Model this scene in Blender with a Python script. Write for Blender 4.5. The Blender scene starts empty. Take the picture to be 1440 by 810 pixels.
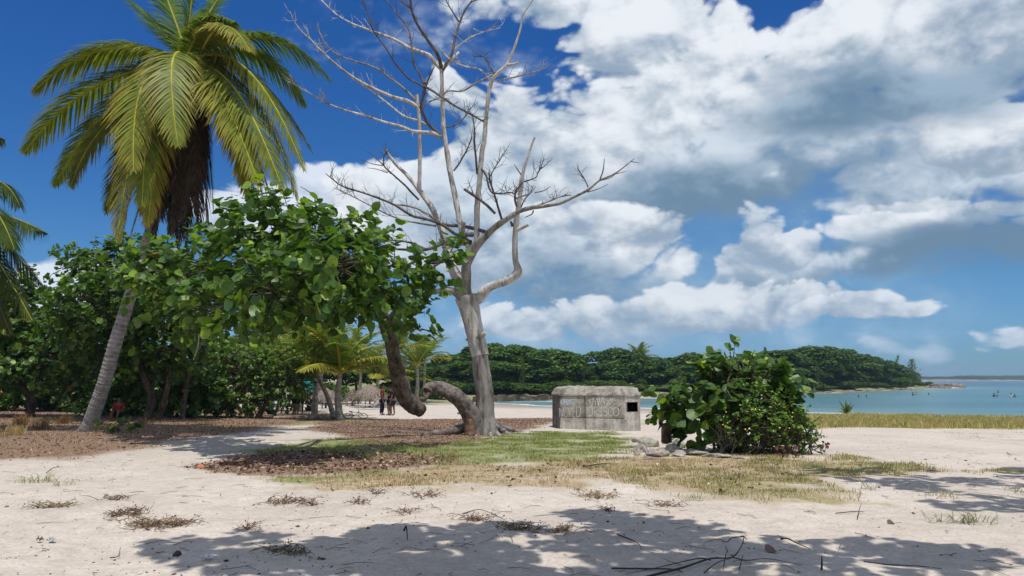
import bpy, bmesh, math, random
import numpy as np
from mathutils import Vector, Matrix
R = math.radians
random.seed(7)
rng = np.random.default_rng(7)
C = bpy.context.scene.collection
scene = bpy.context.scene

# ------------------------------------------------------------------ camera
EYE = 3.0; FPX = 1080.0; PITCH = math.atan(128 / FPX)
cam_d = bpy.data.cameras.new("camera"); cam = bpy.data.objects.new("camera", cam_d); C.objects.link(cam)
cam.location = (0, 0, EYE); cam.rotation_euler = (math.pi / 2 + PITCH, 0, 0)
cam_d.sensor_width = 36; cam_d.lens = 27.0; cam_d.clip_start = 0.05; cam_d.clip_end = 20000
scene.camera = cam
scene.view_settings.view_transform = 'Standard'; scene.view_settings.look = 'None'
scene.view_settings.exposure = 0.12; scene.view_settings.gamma = 1.0
scene.view_settings.use_curve_mapping = False

# ------------------------------------------------------------------ sun
SUN = Vector((0.10, -0.27, 1.0)).normalized()
sun_d = bpy.data.lights.new("sun", 'SUN'); sun_d.energy = 3.6; sun_d.angle = R(0.55); sun_d.color = (1.0, 0.955, 0.90)
sun = bpy.data.objects.new("sun", sun_d); C.objects.link(sun)
sun.rotation_euler = SUN.to_track_quat('Z', 'Y').to_euler()

def ray(px, py):
    cx = (px - 720) / FPX; cy = (405 - py) / FPX
    s, c = math.sin(PITCH), math.cos(PITCH)
    return Vector((cx, c - cy * s, s + cy * c))
def at(px, py, Y):
    d = ray(px, py); k = Y / d.y
    return Vector((d.x * k, Y, EYE + d.z * k))
def mpp(Y): return Y / FPX / math.cos(PITCH)

# ------------------------------------------------------------------ world: sky with drifting cumulus
world = bpy.data.worlds.new("World"); scene.world = world; world.use_nodes = True
world.cycles.sampling_method = 'NONE'
def build_world():
    nt = world.node_tree; nt.nodes.clear(); L = nt.links
    N = nt.nodes.new
    out = N('ShaderNodeOutputWorld'); bg = N('ShaderNodeBackground'); bg.inputs['Strength'].default_value = 0.09
    L.new(bg.outputs[0], out.inputs[0])
    sky = N('ShaderNodeTexSky'); sky.sky_type = 'NISHITA'; sky.sun_disc = False
    sky.sun_elevation = math.asin(SUN.z); sky.sun_rotation = math.atan2(SUN.x, SUN.y)
    sky.air_density = 1.0; sky.dust_density = 0.4; sky.ozone_density = 3.0; sky.altitude = 0
    tc = N('ShaderNodeTexCoord'); sep = N('ShaderNodeSeparateXYZ'); L.new(tc.outputs['Generated'], sep.inputs[0])
    def M(op, a, b=None, c=None, clamp=False):
        n = N('ShaderNodeMath'); n.operation = op; n.use_clamp = clamp
        for i, v in enumerate((a, b, c)):
            if v is None: continue
            if isinstance(v, (int, float)): n.inputs[i].default_value = v
            else: L.new(v, n.inputs[i])
        return n.outputs[0]
    az = M('ARCTAN2', sep.outputs[0], sep.outputs[1]); el = M('ARCSINE', sep.outputs[2])
    # blue grading of the clear sky: a little deeper aloft
    hsv = N('ShaderNodeHueSaturation'); hsv.inputs['Saturation'].default_value = 1.30; L.new(sky.outputs[0], hsv.inputs['Color'])
    tint = N('ShaderNodeValToRGB'); er = tint.color_ramp.elements
    for i, (p, c) in enumerate(TINTS):
        e_ = er[i] if i < 2 else er.new(p)
        e_.position = p; e_.color = (*c, 1)
    L.new(M('MULTIPLY', el, 2.0), tint.inputs[0])
    mul = N('ShaderNodeMix'); mul.data_type = 'RGBA'; mul.blend_type = 'MULTIPLY'; mul.inputs[0].default_value = 1
    L.new(hsv.outputs[0], mul.inputs[6]); L.new(tint.outputs[0], mul.inputs[7])
    # direction noise
    mp = N('ShaderNodeMapping'); mp.inputs['Scale'].default_value = (1, 1, 1.55); L.new(tc.outputs['Generated'], mp.inputs[0])
    def noise(scale, detail, rough, vec, color=False):
        n = N('ShaderNodeTexNoise'); n.inputs['Scale'].default_value = scale; n.inputs['Detail'].default_value = detail
        n.inputs['Roughness'].default_value = rough; L.new(vec, n.inputs['Vector'])
        return n.outputs['Color' if color else 'Fac']
    def shift(vec, off):
        n = N('ShaderNodeVectorMath'); n.operation = 'ADD'; L.new(vec, n.inputs[0]); n.inputs[1].default_value = off; return n.outputs[0]
    v0 = mp.outputs[0]; v1 = shift(v0, (0.010, -0.004, 0.020)); v2 = shift(v0, (0.03, -0.01, 0.07))
    wc = noise(5.0, 2, 0.5, v0, True)
    w = N('ShaderNodeVectorMath'); w.operation = 'MULTIPLY_ADD'; L.new(wc, w.inputs[0]); w.inputs[1].default_value = (0.22, 0.22, 0.22); L.new(v0, w.inputs[2])
    f0 = noise(8.0, 7.0, 0.56, v0); f1 = noise(8.0, 5.0, 0.56, v1); f00 = noise(5.0, 0.0, 0.5, v0); f2 = noise(5.0, 0.0, 0.5, v2)
    n0 = f0
    for sc, am in ((13.0, 0.42), (30.0, 0.22), (70.0, 0.11)):
        v = N('ShaderNodeTexVoronoi'); v.feature = 'F1'; v.inputs['Scale'].default_value = sc
        L.new(w.outputs[0], v.inputs['Vector'])
        n0 = M('MULTIPLY_ADD', v.outputs['Distance'], -am, n0)
    n0 = M('ADD', n0, 0.365)
    relief = M('ADD', M('MULTIPLY', M('SUBTRACT', f0, f1), 2.6), M('MULTIPLY', M('SUBTRACT', f00, f2), 1.3))
    relief = M('ADD', relief, M('MULTIPLY', M('SUBTRACT', n0, 0.5), 1.5))
    # warped angular coordinates
    wsep = N('ShaderNodeSeparateColor'); L.new(wc, wsep.inputs[0])
    azw = M('MULTIPLY_ADD', M('SUBTRACT', wsep.outputs[0], 0.5), 0.13, az)
    elw = M('MULTIPLY_ADD', M('SUBTRACT', wsep.outputs[1], 0.5), 0.08, el)
    uv = N('ShaderNodeCombineXYZ'); L.new(azw, uv.inputs[0]); L.new(elw, uv.inputs[1])
    # ---- one cloud, as a group
    g = bpy.data.node_groups.new('cumulus', 'ShaderNodeTree')
    def sock(n, t, io='INPUT'): return g.interface.new_socket(name=n, in_out=io, socket_type=t)
    for n, t in (('UV', 'NodeSocketVector'), ('Noise', 'NodeSocketFloat'), ('Relief', 'NodeSocketFloat'), ('Inv', 'NodeSocketVector'),
                 ('Off', 'NodeSocketVector'), ('Soft', 'NodeSocketFloat'), ('Rough', 'NodeSocketFloat'), ('Opacity', 'NodeSocketFloat'),
                 ('Shade', 'NodeSocketFloat'), ('Top', 'NodeSocketColor'), ('Base', 'NodeSocketColor'), ('Back', 'NodeSocketColor')): sock(n, t)
    sock('Color', 'NodeSocketColor', 'OUTPUT')
    gi = g.nodes.new('NodeGroupInput'); go = g.nodes.new('NodeGroupOutput'); GL = g.links
    def GM(op, a, b=None, c=None, clamp=False):
        n = g.nodes.new('ShaderNodeMath'); n.operation = op; n.use_clamp = clamp
        for i, v in enumerate((a, b, c)):
            if v is None: continue
            if isinstance(v, (int, float)): n.inputs[i].default_value = v
            else: GL.new(v, n.inputs[i])
        return n.outputs[0]
    I = gi.outputs
    ma = g.nodes.new('ShaderNodeVectorMath'); ma.operation = 'MULTIPLY_ADD'
    GL.new(I['UV'], ma.inputs[0]); GL.new(I['Inv'], ma.inputs[1]); GL.new(I['Off'], ma.inputs[2])
    dt = g.nodes.new('ShaderNodeVectorMath'); dt.operation = 'DOT_PRODUCT'; GL.new(ma.outputs[0], dt.inputs[0]); GL.new(ma.outputs[0], dt.inputs[1])
    sp = g.nodes.new('ShaderNodeSeparateXYZ'); GL.new(ma.outputs[0], sp.inputs[0])
    body = GM('SUBTRACT', 1.0, dt.outputs['Value'])
    nn = GM('MULTIPLY', GM('SUBTRACT', I['Noise'], 0.5), I['Rough'])
    dens = GM('ADD', body, nn)
    ms = g.nodes.new('ShaderNodeMapRange'); ms.interpolation_type = 'SMOOTHSTEP'; ms.inputs['From Min'].default_value = 0.0
    GL.new(dens, ms.inputs['Value']); GL.new(I['Soft'], ms.inputs['From Max'])
    alpha = GM('MULTIPLY', ms.outputs[0], I['Opacity'])
    sh = GM('ADD', GM('MULTIPLY_ADD', sp.outputs[1], 0.45, I['Shade']), I['Relief'])
    shs = g.nodes.new('ShaderNodeMapRange'); shs.interpolation_type = 'SMOOTHSTEP'; shs.inputs['From Min'].default_value = -0.1; shs.inputs['From Max'].default_value = 1.1
    GL.new(sh, shs.inputs['Value'])
    cm = g.nodes.new('ShaderNodeMix'); cm.data_type = 'RGBA'; GL.new(shs.outputs[0], cm.inputs[0]); GL.new(I['Base'], cm.inputs[6]); GL.new(I['Top'], cm.inputs[7])
    om = g.nodes.new('ShaderNodeMix'); om.data_type = 'RGBA'; GL.new(alpha, om.inputs[0]); GL.new(I['Back'], om.inputs[6]); GL.new(cm.outputs[2], om.inputs[7])
    GL.new(om.outputs[2], go.inputs[0])
    prev = mul.outputs[2]
    for cl in CLOUDS:
        px, py, rx, ry, kind = cl[:5]
        d = ray(px, py); a = math.atan2(d.x, d.y); e = math.atan2(d.z, math.hypot(d.x, d.y))
        d2 = ray(px + rx, py); a2 = abs(math.atan2(d2.x, d2.y) - a); d3 = ray(px, py - ry); e2 = abs(math.atan2(d3.z, math.hypot(d3.x, d3.y)) - e)
        top, base, soft, rough, op, shd = KINDS[kind]
        if len(cl) > 5: shd = cl[5]
        q = N('ShaderNodeGroup'); q.node_tree = g
        L.new(uv.outputs[0], q.inputs['UV']); L.new(n0, q.inputs['Noise']); L.new(relief, q.inputs['Relief'])
        q.inputs['Inv'].default_value = (1 / a2, 1 / e2, 0); q.inputs['Off'].default_value = (-a / a2, -e / e2, 0)
        q.inputs['Soft'].default_value = soft; q.inputs['Rough'].default_value = rough; q.inputs['Opacity'].default_value = op
        q.inputs['Shade'].default_value = shd
        q.inputs['Top'].default_value = (*[c * CB for c in top], 1); q.inputs['Base'].default_value = (*[c * CB for c in base], 1)
        L.new(prev, q.inputs['Back']); prev = q.outputs[0]
    # unseen broken cloud, added overhead and behind to whiten the fill light
    bn = noise(2.2, 4, 0.55, v0); bm = N('ShaderNodeMapRange'); bm.interpolation_type = 'SMOOTHSTEP'
    bm.inputs['From Min'].default_value = 0.42; bm.inputs['From Max'].default_value = 0.56; L.new(bn, bm.inputs['Value'])
    fr = N('ShaderNodeMapRange'); fr.inputs['From Min'].default_value = 0.55; fr.inputs['From Max'].default_value = 0.25; L.new(sep.outputs[1], fr.inputs['Value'])
    upf = N('ShaderNodeMapRange'); upf.inputs['From Min'].default_value = -0.02; upf.inputs['From Max'].default_value = 0.10; L.new(sep.outputs[2], upf.inputs['Value'])
    bk = N('ShaderNodeMix'); bk.data_type = 'RGBA'; L.new(M('MULTIPLY', M('MULTIPLY', bm.outputs[0], fr.outputs[0]), upf.outputs[0]), bk.inputs[0])
    L.new(prev, bk.inputs[6]); bk.inputs[7].default_value = (0.66 * CB, 0.70 * CB, 0.76 * CB, 1); prev = bk.outputs[2]
    L.new(prev, bg.inputs['Color'])
TINTS = [(0.0, (.31, .60, 1.10)), (0.05, (.34, .62, 1.05)), (0.24, (.46, .70, .94)), (0.8, (.40, .66, .98))]
CB = 1 / 0.09
#          top colour            base colour          soft rough opac shade
KINDS = {
 'white': ((0.77, 0.81, 0.86), (0.28, 0.37, 0.48), 0.38, 2.4, 0.98, 0.56),
 'grey':  ((0.60, 0.68, 0.77), (0.23, 0.33, 0.45), 0.60, 2.0, 0.94, 0.36),
 'dark':  ((0.30, 0.41, 0.53), (0.145, 0.24, 0.35), 1.10, 1.2, 0.95, 0.30),
 'low':   ((0.70, 0.75, 0.81), (0.27, 0.37, 0.49), 0.36, 2.6, 0.92, 0.55),
 'haze':  ((0.38, 0.52, 0.68), (0.24, 0.40, 0.58), 1.60, 1.4, 0.70, 0.45),
 'veil':  ((0.28, 0.43, 0.60), (0.17, 0.34, 0.54), 1.30, 0.6, 0.62, 0.45),
 'wisp':  ((0.60, 0.68, 0.78), (0.36, 0.48, 0.62), 2.00, 4.4, 0.50, 0.60),
 'puff':  ((0.74, 0.80, 0.88), (0.40, 0.50, 0.62), 0.60, 3.2, 0.88, 0.60),
}
CLOUDS = [
 (1060, 260, 560, 260, 'veil'), (1000, 440, 620, 120, 'veil'), (800, 455, 460, 75, 'haze'), (640, 480, 190, 50, 'haze'),
 (70, 395, 90, 52, 'puff'), (330, 302, 62, 48, 'puff'), (425, 292, 44, 62, 'puff'),
 (540, 290, 95, 62, 'white'), (640, 325, 150, 95, 'white', .5),
 (560, 40, 150, 85, 'wisp'), (700, 50, 90, 60, 'wisp'), (770, 90, 60, 60, 'wisp'),
 (645, 160, 62, 75, 'white'), (740, 220, 150, 110, 'white', 0.62), (740, 320, 210, 110, 'grey', 0.5),
 (800, 2, 180, 48, 'white', .65), (930, 50, 165, 112, 'white', .55), (870, 190, 200, 112, 'white', 0.60), (1050, 150, 185, 135, 'white', 0.38),
 (1060, 232, 190, 75, 'grey', 0.55), (1030, 262, 240, 60, 'dark', 0.22), (1010, 275, 170, 34, 'dark', 0.12), (920, 285, 110, 42, 'dark', 0.30),
 (850, 335, 135, 55, 'white', 0.56), (740, 365, 120, 34, 'grey', .6), (820, 394, 200, 44, 'dark', 0.35),
 (1340, 245, 290, 120, 'grey', 0.66), (1200, 205, 140, 70, 'grey', .6),
 (1150, 80, 110, 90, 'white', .6), (1310, 50, 270, 130, 'white', 0.42), (1400, 190, 150, 66, 'white', 0.34), (1215, 145, 230, 58, 'dark', 0.30), (1200, 160, 170, 30, 'dark', .15), (1370, 125, 160, 42, 'dark', .60),
 (1380, 352, 290, 46, 'dark', 0.15), (1340, 312, 220, 40, 'low', 0.46), (1220, 326, 95, 26, 'white', 0.60), (1310, 362, 290, 46, 'dark', 0.06), (1380, 350, 220, 34, 'dark', 0.04),
 (1090, 385, 140, 36, 'grey', 0.30), (1050, 360, 60, 34, 'low', 0.45), (1110, 345, 60, 26, 'low', 0.4), (1063, 318, 42, 36, 'low', .60),
 (780, 440, 130, 34, 'low', .4), (880, 440, 130, 44, 'low', .42), (1000, 422, 90, 46, 'low', .5), (1040, 440, 90, 26, 'grey', .5), (1110, 428, 120, 38, 'low', .45), (1210, 436, 100, 22, 'low', .45), (960, 478, 420, 36, 'haze', .35),
 (1252, 487, 30, 12, 'wisp', .5), (1215, 480, 40, 9, 'wisp', .5), (1312, 482, 26, 12, 'wisp'), (1405, 472, 70, 20, 'puff', .4),
]
build_world()
# ------------------------------------------------------------------ helpers
def tag(o, label=None, cat=None, group=None, kind=None):
    if label: o['label'] = label
    if cat: o['category'] = cat
    if group: o['group'] = group
    if kind: o['kind'] = kind
    return o
def empty(name, loc=(0, 0, 0)):
    o = bpy.data.objects.new(name, None); C.objects.link(o); o.location = loc; o.empty_display_size = 0.2; return o
class MB:
    """collects arrays of vertices, faces and vertex colours; builds ONE mesh object"""
    def __init__(s): s.v = []; s.f3 = []; s.f4 = []; s.c = []; s.n = 0
    def add(s, v, f, col=(0.5, 0.5, 0.5)):
        v = np.asarray(v, float).reshape(-1, 3); f = np.asarray(f, int)
        s.v.append(v)
        col = np.asarray(col, float)
        if col.ndim == 1: col = np.tile(col, (len(v), 1))
        s.c.append(col)
        (s.f3 if f.shape[1] == 3 else s.f4).append(f + s.n); s.n += len(v)
    def build(s, name, mat, parent=None, smooth=True, origin=None):
        v = np.concatenate(s.v); c = np.concatenate(s.c)
        if origin is not None: v = v - np.asarray(origin, float)
        f3 = np.concatenate(s.f3) if s.f3 else np.zeros((0, 3), int); f4 = np.concatenate(s.f4) if s.f4 else np.zeros((0, 4), int)
        me = bpy.data.meshes.new(name)
        me.vertices.add(len(v)); me.vertices.foreach_set('co', v.astype('f').ravel())
        loops = np.concatenate([f3.ravel(), f4.ravel()]).astype('i')
        me.loops.add(len(loops)); me.loops.foreach_set('vertex_index', loops)
        tot = np.concatenate([np.full(len(f3), 3), np.full(len(f4), 4)]).astype('i')
        me.polygons.add(len(tot)); st = np.concatenate([[0], np.cumsum(tot)[:-1]]).astype('i')
        me.polygons.foreach_set('loop_start', st); me.polygons.foreach_set('loop_total', tot)
        me.polygons.foreach_set('use_smooth', np.full(len(tot), smooth))
        a = me.color_attributes.new('Col', 'FLOAT_COLOR', 'POINT')
        a.data.foreach_set('color', np.concatenate([c, np.ones((len(c), 1))], 1).astype('f').ravel())
        me.update(calc_edges=True); me.validate()
        me.materials.append(mat)
        o = bpy.data.objects.new(name, me); C.objects.link(o)
        if parent is not None: o.parent = parent
        return o
def cr(P, t):
    """Catmull-Rom through rows of P at t in 0..len-1"""
    P = np.asarray(P, float); n = len(P); t = np.clip(t, 0, n - 1 - 1e-9); i = t.astype(int); f = (t - i)[:, None]
    g = lambda k: P[np.clip(k, 0, n - 1)]
    p0, p1, p2, p3 = g(i - 1), g(i), g(i + 1), g(i + 2)
    p0 = np.where((i == 0)[:, None], 2 * p1 - p2, p0); p3 = np.where((i + 2 > n - 1)[:, None], 2 * p2 - p1, p3)
    return 0.5 * ((2 * p1) + (-p0 + p2) * f + (2 * p0 - 5 * p1 + 4 * p2 - p3) * f**2 + (-p0 + 3 * p1 - 3 * p2 + p3) * f**3)
def tube(mb, pts, rad, seg=8, step=None, col=(.5, .5, .5), wob=0.0, cap=True, seed=0, sub=4, rough=0.0, rgs=1.0):
    """tapered smooth tube; pts (n,3) rad (n)"""
    pts = np.asarray(pts, float); rad = np.asarray(rad, float); n = len(pts)
    m = (n - 1) * sub + 1; t = np.linspace(0, n - 1, m)
    P = cr(pts, t) if n > 2 else pts[0] + (pts[1] - pts[0]) * (t[:, None] / (n - 1)); r = np.interp(t, np.arange(n), rad)
    T = np.gradient(P, axis=0); T /= np.linalg.norm(T, axis=1)[:, None] + 1e-9
    ref = np.array([0.3, 1, 0.1]) if abs(T[0] @ np.array([0, 0, 1.])) > 0.5 else np.array([0, 0, 1.])
    U = np.cross(T, ref); U /= np.linalg.norm(U, axis=1)[:, None] + 1e-9
    for k in range(1, m):      # avoid flips
        u = U[k - 1] - T[k] * (U[k - 1] @ T[k]); U[k] = u / (np.linalg.norm(u) + 1e-9)
    V = np.cross(T, U); a = np.linspace(0, 2 * math.pi, seg, endpoint=False)
    rr = r[:, None] * np.ones(seg)
    if rough:
        s0 = np.cumsum(np.r_[0, np.linalg.norm(np.diff(P, axis=0), axis=1)])[:, None]; ca = np.cos(a)[None] * 1.6 + s0 * 0; sa = np.sin(a)[None] * 1.6 + s0 * rgs
        rr = rr * (1 + rough * (fbm(ca * 1.3 + seed, sa * 1.1 + s0 * 2.5, 4, seed, .6) - .5) * 2)
    if wob:
        q = np.random.default_rng(seed); ph = q.uniform(0, 6.28, 6); s = np.cumsum(np.r_[0, np.linalg.norm(np.diff(P, axis=0), axis=1)])
        rm = rad.mean() + 1e-6
        for j in range(3):
            rr = rr * (1 + wob * np.sin((j + 2) * a[None, :] + ph[j] + (1.3 + j) * 0.35 * s[:, None] / rm) * 0.6)
        rr = rr * (1 + wob * 0.6 * np.sin(s / rm * 0.9 + ph[4]))[:, None]
    W = P[:, None, :] + rr[:, :, None] * (np.cos(a)[None, :, None] * U[:, None, :] + np.sin(a)[None, :, None] * V[:, None, :])
    v = W.reshape(-1, 3); i = np.arange(m - 1)[:, None] * seg; j = np.arange(seg)[None, :]; jn = (j + 1) % seg
    f = np.stack([i + j, i + jn, i + seg + jn, i + seg + j], -1).reshape(-1, 4)
    col = np.asarray(col, float)
    mb.add(v, f, col)
    if cap:
        for k, e in ((0, 0), (m - 1, 1)):
            ring = W[k]; cv = np.vstack([ring, P[k] + T[k] * r[k] * (0.3 if e else -0.3)]); idx = np.arange(seg)
            ff = np.stack([idx, (idx + 1) % seg, np.full(seg, seg)], -1)
            if not e: ff = ff[:, ::-1]
            mb.add(cv, ff, col)
    return P
def box(mb, c, s, rz=0.0, col=(.5, .5, .5)):
    x, y, z = np.asarray(s, float) / 2
    v = np.array([[a, b, d] for a in (-x, x) for b in (-y, y) for d in (-z, z)])
    q = np.array([[math.cos(rz), -math.sin(rz), 0], [math.sin(rz), math.cos(rz), 0], [0, 0, 1]])
    v = v @ q.T + np.asarray(c, float)
    mb.add(v, [[0, 1, 3, 2], [4, 6, 7, 5], [0, 4, 5, 1], [2, 3, 7, 6], [0, 2, 6, 4], [1, 5, 7, 3]], col)
def unit(v): return v / (np.linalg.norm(v, axis=-1, keepdims=True) + 1e-9)
def leaves(mb, P, Nn, D, size, col, outline='round', cup=0.12, wid=1.0):
    """P leaf base points, Nn normals, D directions from base to tip, size lengths, col (n,3)"""
    P = np.asarray(P); n = len(P); Nn = unit(np.asarray(Nn)); D = unit(D - Nn * np.sum(D * Nn, 1)[:, None]); S = np.cross(Nn, D)
    if outline == 'round':
        a = np.linspace(0, 2 * math.pi, 9)[:-1] + math.pi / 8
        x = 0.5 * np.sin(a) * wid; y = 0.5 - 0.5 * np.cos(a); z = np.abs(x) * cup * 2 - 0.25 * cup * (y - 0.5)**2 * 4
        tx = np.r_[x, 0]; ty = np.r_[y, 0.5]; tz = np.r_[z, 0.0]
        f = np.array([[k, (k + 1) % 8, 8] for k in range(8)])
    elif outline == 'oval':
        tx = np.array([0, -.5, -.42, 0, .42, .5]) * wid; ty = np.array([0, .35, .75, 1, .75, .35]); tz = np.array([0, cup, cup * .7, -cup * .6, cup * .7, cup])
        f = np.array([[0, 5, 4, 3], [0, 3, 2, 1]])
    elif outline == 'quad':
        tx = np.array([0, -.5, 0, .5]) * wid; ty = np.array([0, .5, 1, .55]); tz = np.array([0, cup, -cup * .4, cup])
        f = np.array([[0, 3, 2], [0, 2, 1]])
    sz = np.asarray(size, float).reshape(-1, 1, 1) * np.ones((n, 1, 1)); k = len(tx)
    jit = 1 + rng.normal(0, 0.10, (n, k, 1))
    v = P[:, None, :] + sz * jit * (tx[None, :, None] * S[:, None, :] + ty[None, :, None] * D[:, None, :]) + sz * tz[None, :, None] * Nn[:, None, :]
    ff = (f[None] + (np.arange(n) * k)[:, None, None]).reshape(-1, f.shape[1])
    cc = np.repeat(np.asarray(col, float), k, 0)
    mb.add(v.reshape(-1, 3), ff, cc)
def rsph(n):
    v = rng.normal(size=(n, 3)); return unit(v)
# value noise
def _h(i, j, s):
    h = np.sin(i * 127.1 + j * 311.7 + s * 74.7) * 43758.5453; return h - np.floor(h)
def vn(x, y, s=0):
    i = np.floor(x); j = np.floor(y); f = x - i; g = y - j; f = f * f * (3 - 2 * f); g = g * g * (3 - 2 * g)
    return (_h(i, j, s) * (1 - f) + _h(i + 1, j, s) * f) * (1 - g) + (_h(i, j + 1, s) * (1 - f) + _h(i + 1, j + 1, s) * f) * g
def fbm(x, y, o=4, s=0, r=0.5):
    t = 0; a = 1; w = 0
    for k in range(o): t = t + a * vn(x, y, s + k * 13); w += a; a *= r; x = x * 2.03 + 5.1; y = y * 2.03 + 1.7
    return t / w
def sst(x, a, b):
    t = np.clip((x - a) / (b - a), 0, 1); return t * t * (3 - 2 * t)
def sdpoly(X, Y, P):
    """signed distance, negative inside"""
    P = np.asarray(P, float); d = np.full(X.shape, 1e18); ins = np.zeros(X.shape, bool); n = len(P)
    for i in range(n):
        a = P[i]; b = P[(i + 1) % n]; e = b - a; wx = X - a[0]; wy = Y - a[1]
        t = np.clip((wx * e[0] + wy * e[1]) / (e @ e + 1e-12), 0, 1)
        d = np.minimum(d, (wx - e[0] * t)**2 + (wy - e[1] * t)**2)
        c = ((a[1] <= Y) & (b[1] > Y)) | ((b[1] <= Y) & (a[1] > Y))
        with np.errstate(divide='ignore', invalid='ignore'):
            xx = a[0] + (Y - a[1]) / (b[1] - a[1] + 1e-18) * e[0]
        ins ^= c & (X < xx)
    d = np.sqrt(d); return np.where(ins, -d, d)

# ------------------------------------------------------------------ materials
def mat(name):
    m = bpy.data.materials.new(name); m.use_nodes = True; nt = m.node_tree
    return m, nt, nt.nodes['Principled BSDF'], nt.nodes['Material Output']
def nnode(nt, t, **kw):
    n = nt.nodes.new(t)
    for k, v in kw.items():
        if k in n.inputs: n.inputs[k].default_value = v
        else: setattr(n, k, v)
    return n
def link(nt, a, b): nt.links.new(a, b)
def nz(nt, scale, detail=4, rough=.55, vec=None):
    n = nnode(nt, 'ShaderNodeTexNoise', Scale=scale, Detail=detail, Roughness=rough)
    if vec is not None: link(nt, vec, n.inputs['Vector'])
    return n
def ramp(nt, fac, stops):
    r = nt.nodes.new('ShaderNodeValToRGB'); e = r.color_ramp.elements
    while len(e) > 1: e.remove(e[-1])
    e[0].position = stops[0][0]; e[0].color = (*stops[0][1], 1)
    for p, c in stops[1:]:
        q = e.new(p); q.color = (*c, 1)
    if fac is not None: link(nt, fac, r.inputs[0])
    return r
def mixc(nt, fac, a, b, blend='MIX'):
    n = nt.nodes.new('ShaderNodeMix'); n.data_type = 'RGBA'; n.blend_type = blend
    for s, v in ((0, fac), (6, a), (7, b)):
        if isinstance(v, (int, float)): n.inputs[s].default_value = v
        elif isinstance(v, tuple): n.inputs[s].default_value = (*v[:3], 1)
        else: link(nt, v, n.inputs[s])
    return n.outputs[2]
def bump(nt, bsdf, h, strength=.5, dist=.02, prev=None):
    b = nnode(nt, 'ShaderNodeBump', Strength=strength, Distance=dist); link(nt, h, b.inputs['Height'])
    if prev: link(nt, prev, b.inputs['Normal'])
    link(nt, b.outputs[0], bsdf.inputs['Normal']); return b.outputs[0]
def leaf_mat(name, trans=.3, rough=.45, tint=(1.5, 1.6, .6), spec=.4, var=10.0, perobj=False):
    m, nt, b, out = mat(name)
    a = nnode(nt, 'ShaderNodeAttribute', attribute_name='Col')
    g = nnode(nt, 'ShaderNodeNewGeometry')
    n = nz(nt, var, 2, .5, g.outputs['Position'])
    r = ramp(nt, n.outputs['Fac'], [(0.3, (.78, .80, .78)), (0.7, (1.2, 1.18, 1.15))])
    c = mixc(nt, 1.0, a.outputs['Color'], r.outputs[0], 'MULTIPLY')
    if perobj:
        oi = nt.nodes.new('ShaderNodeObjectInfo'); rr = ramp(nt, oi.outputs['Random'], [(0, (.62, .72, .70)), (.35, (1.0, .95, .8)), (.7, (.80, .86, 1.0)), (1, (1.35, 1.2, .9))]); c = mixc(nt, 1.0, c, rr.outputs[0], 'MULTIPLY')
    link(nt, c, b.inputs['Base Color']); b.inputs['Roughness'].default_value = rough; b.inputs['Specular IOR Level'].default_value = spec
    t = nt.nodes.new('ShaderNodeBsdfTranslucent'); link(nt, mixc(nt, 1.0, c, tint, 'MULTIPLY'), t.inputs[0])
    mx = nt.nodes.new('ShaderNodeMixShader'); mx.inputs[0].default_value = trans
    link(nt, b.outputs[0], mx.inputs[1]); link(nt, t.outputs[0], mx.inputs[2]); link(nt, mx.outputs[0], out.inputs[0])
    return m
def col_mat(name, rough=.8, scale=6.0, amt=.3, bmp=.3, bdist=.01, spec=.2, stretch=None, patch=None):
    """vertex colour times two scales of noise, with bump"""
    m, nt, b, out = mat(name)
    a = nnode(nt, 'ShaderNodeAttribute', attribute_name='Col'); tc = nt.nodes.new('ShaderNodeTexCoord'); v = tc.outputs['Object']
    if stretch:
        mp = nt.nodes.new('ShaderNodeMapping'); mp.inputs['Scale'].default_value = stretch; link(nt, v, mp.inputs[0]); v = mp.outputs[0]
    n = nz(nt, scale, 6, .62, v); n2 = nz(nt, scale * 7, 3, .5, v)
    lo, hi = 1 - amt, 1 + amt
    r = ramp(nt, n.outputs['Fac'], [(0.32, (lo,) * 3), (0.68, (hi,) * 3)]); r2 = ramp(nt, n2.outputs['Fac'], [(0.3, (1 - amt * .6,) * 3), (0.7, (1 + amt * .5,) * 3)])
    c = mixc(nt, 1.0, mixc(nt, 1.0, a.outputs['Color'], r.outputs[0], 'MULTIPLY'), r2.outputs[0], 'MULTIPLY')
    if patch:
        n4 = nz(nt, patch, 7, .68, v); r4 = ramp(nt, n4.outputs['Fac'], [(.40, (.42, .38, .34)), (.46, (.80, .77, .73)), (.50, (1, 1, 1)), (.66, (1.05, 1.05, 1.05)), (.70, (.72, .70, .67))]); c = mixc(nt, .85, c, mixc(nt, 1.0, c, r4.outputs[0], 'MULTIPLY'))
    link(nt, c, b.inputs['Base Color']); b.inputs['Roughness'].default_value = rough; b.inputs['Specular IOR Level'].default_value = spec
    p = bump(nt, b, n.outputs['Fac'], bmp, bdist); bump(nt, b, n2.outputs['Fac'], bmp, bdist * .3, p)
    return m
M_LEAF = leaf_mat('sea_grape_leaf', .28, .42, (1.6, 1.8, .5), .35, 14)
M_SMALL = leaf_mat('small_leaf', .3, .5, (1.5, 1.7, .5), .3, 12)
M_FAR = leaf_mat('far_foliage', .2, .65, (1.3, 1.4, .6), .15, .6, True)
M_PALM = leaf_mat('palm_leaflet', .30, .5, (1.6, 1.5, .4), .22, 3)
M_GRASS = leaf_mat('grass_blade', .25, .6, (1.4, 1.4, .7), .15, 1.2)
M_DEADWOOD = col_mat('bleached_wood', .8, 5, .34, 1.0, .04, .12, (1, 1, .22), 4.5)
M_BARK = col_mat('bark', .95, 6, .5, 1.0, .08, .08, (1, 1, .6), 5.0)
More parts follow.
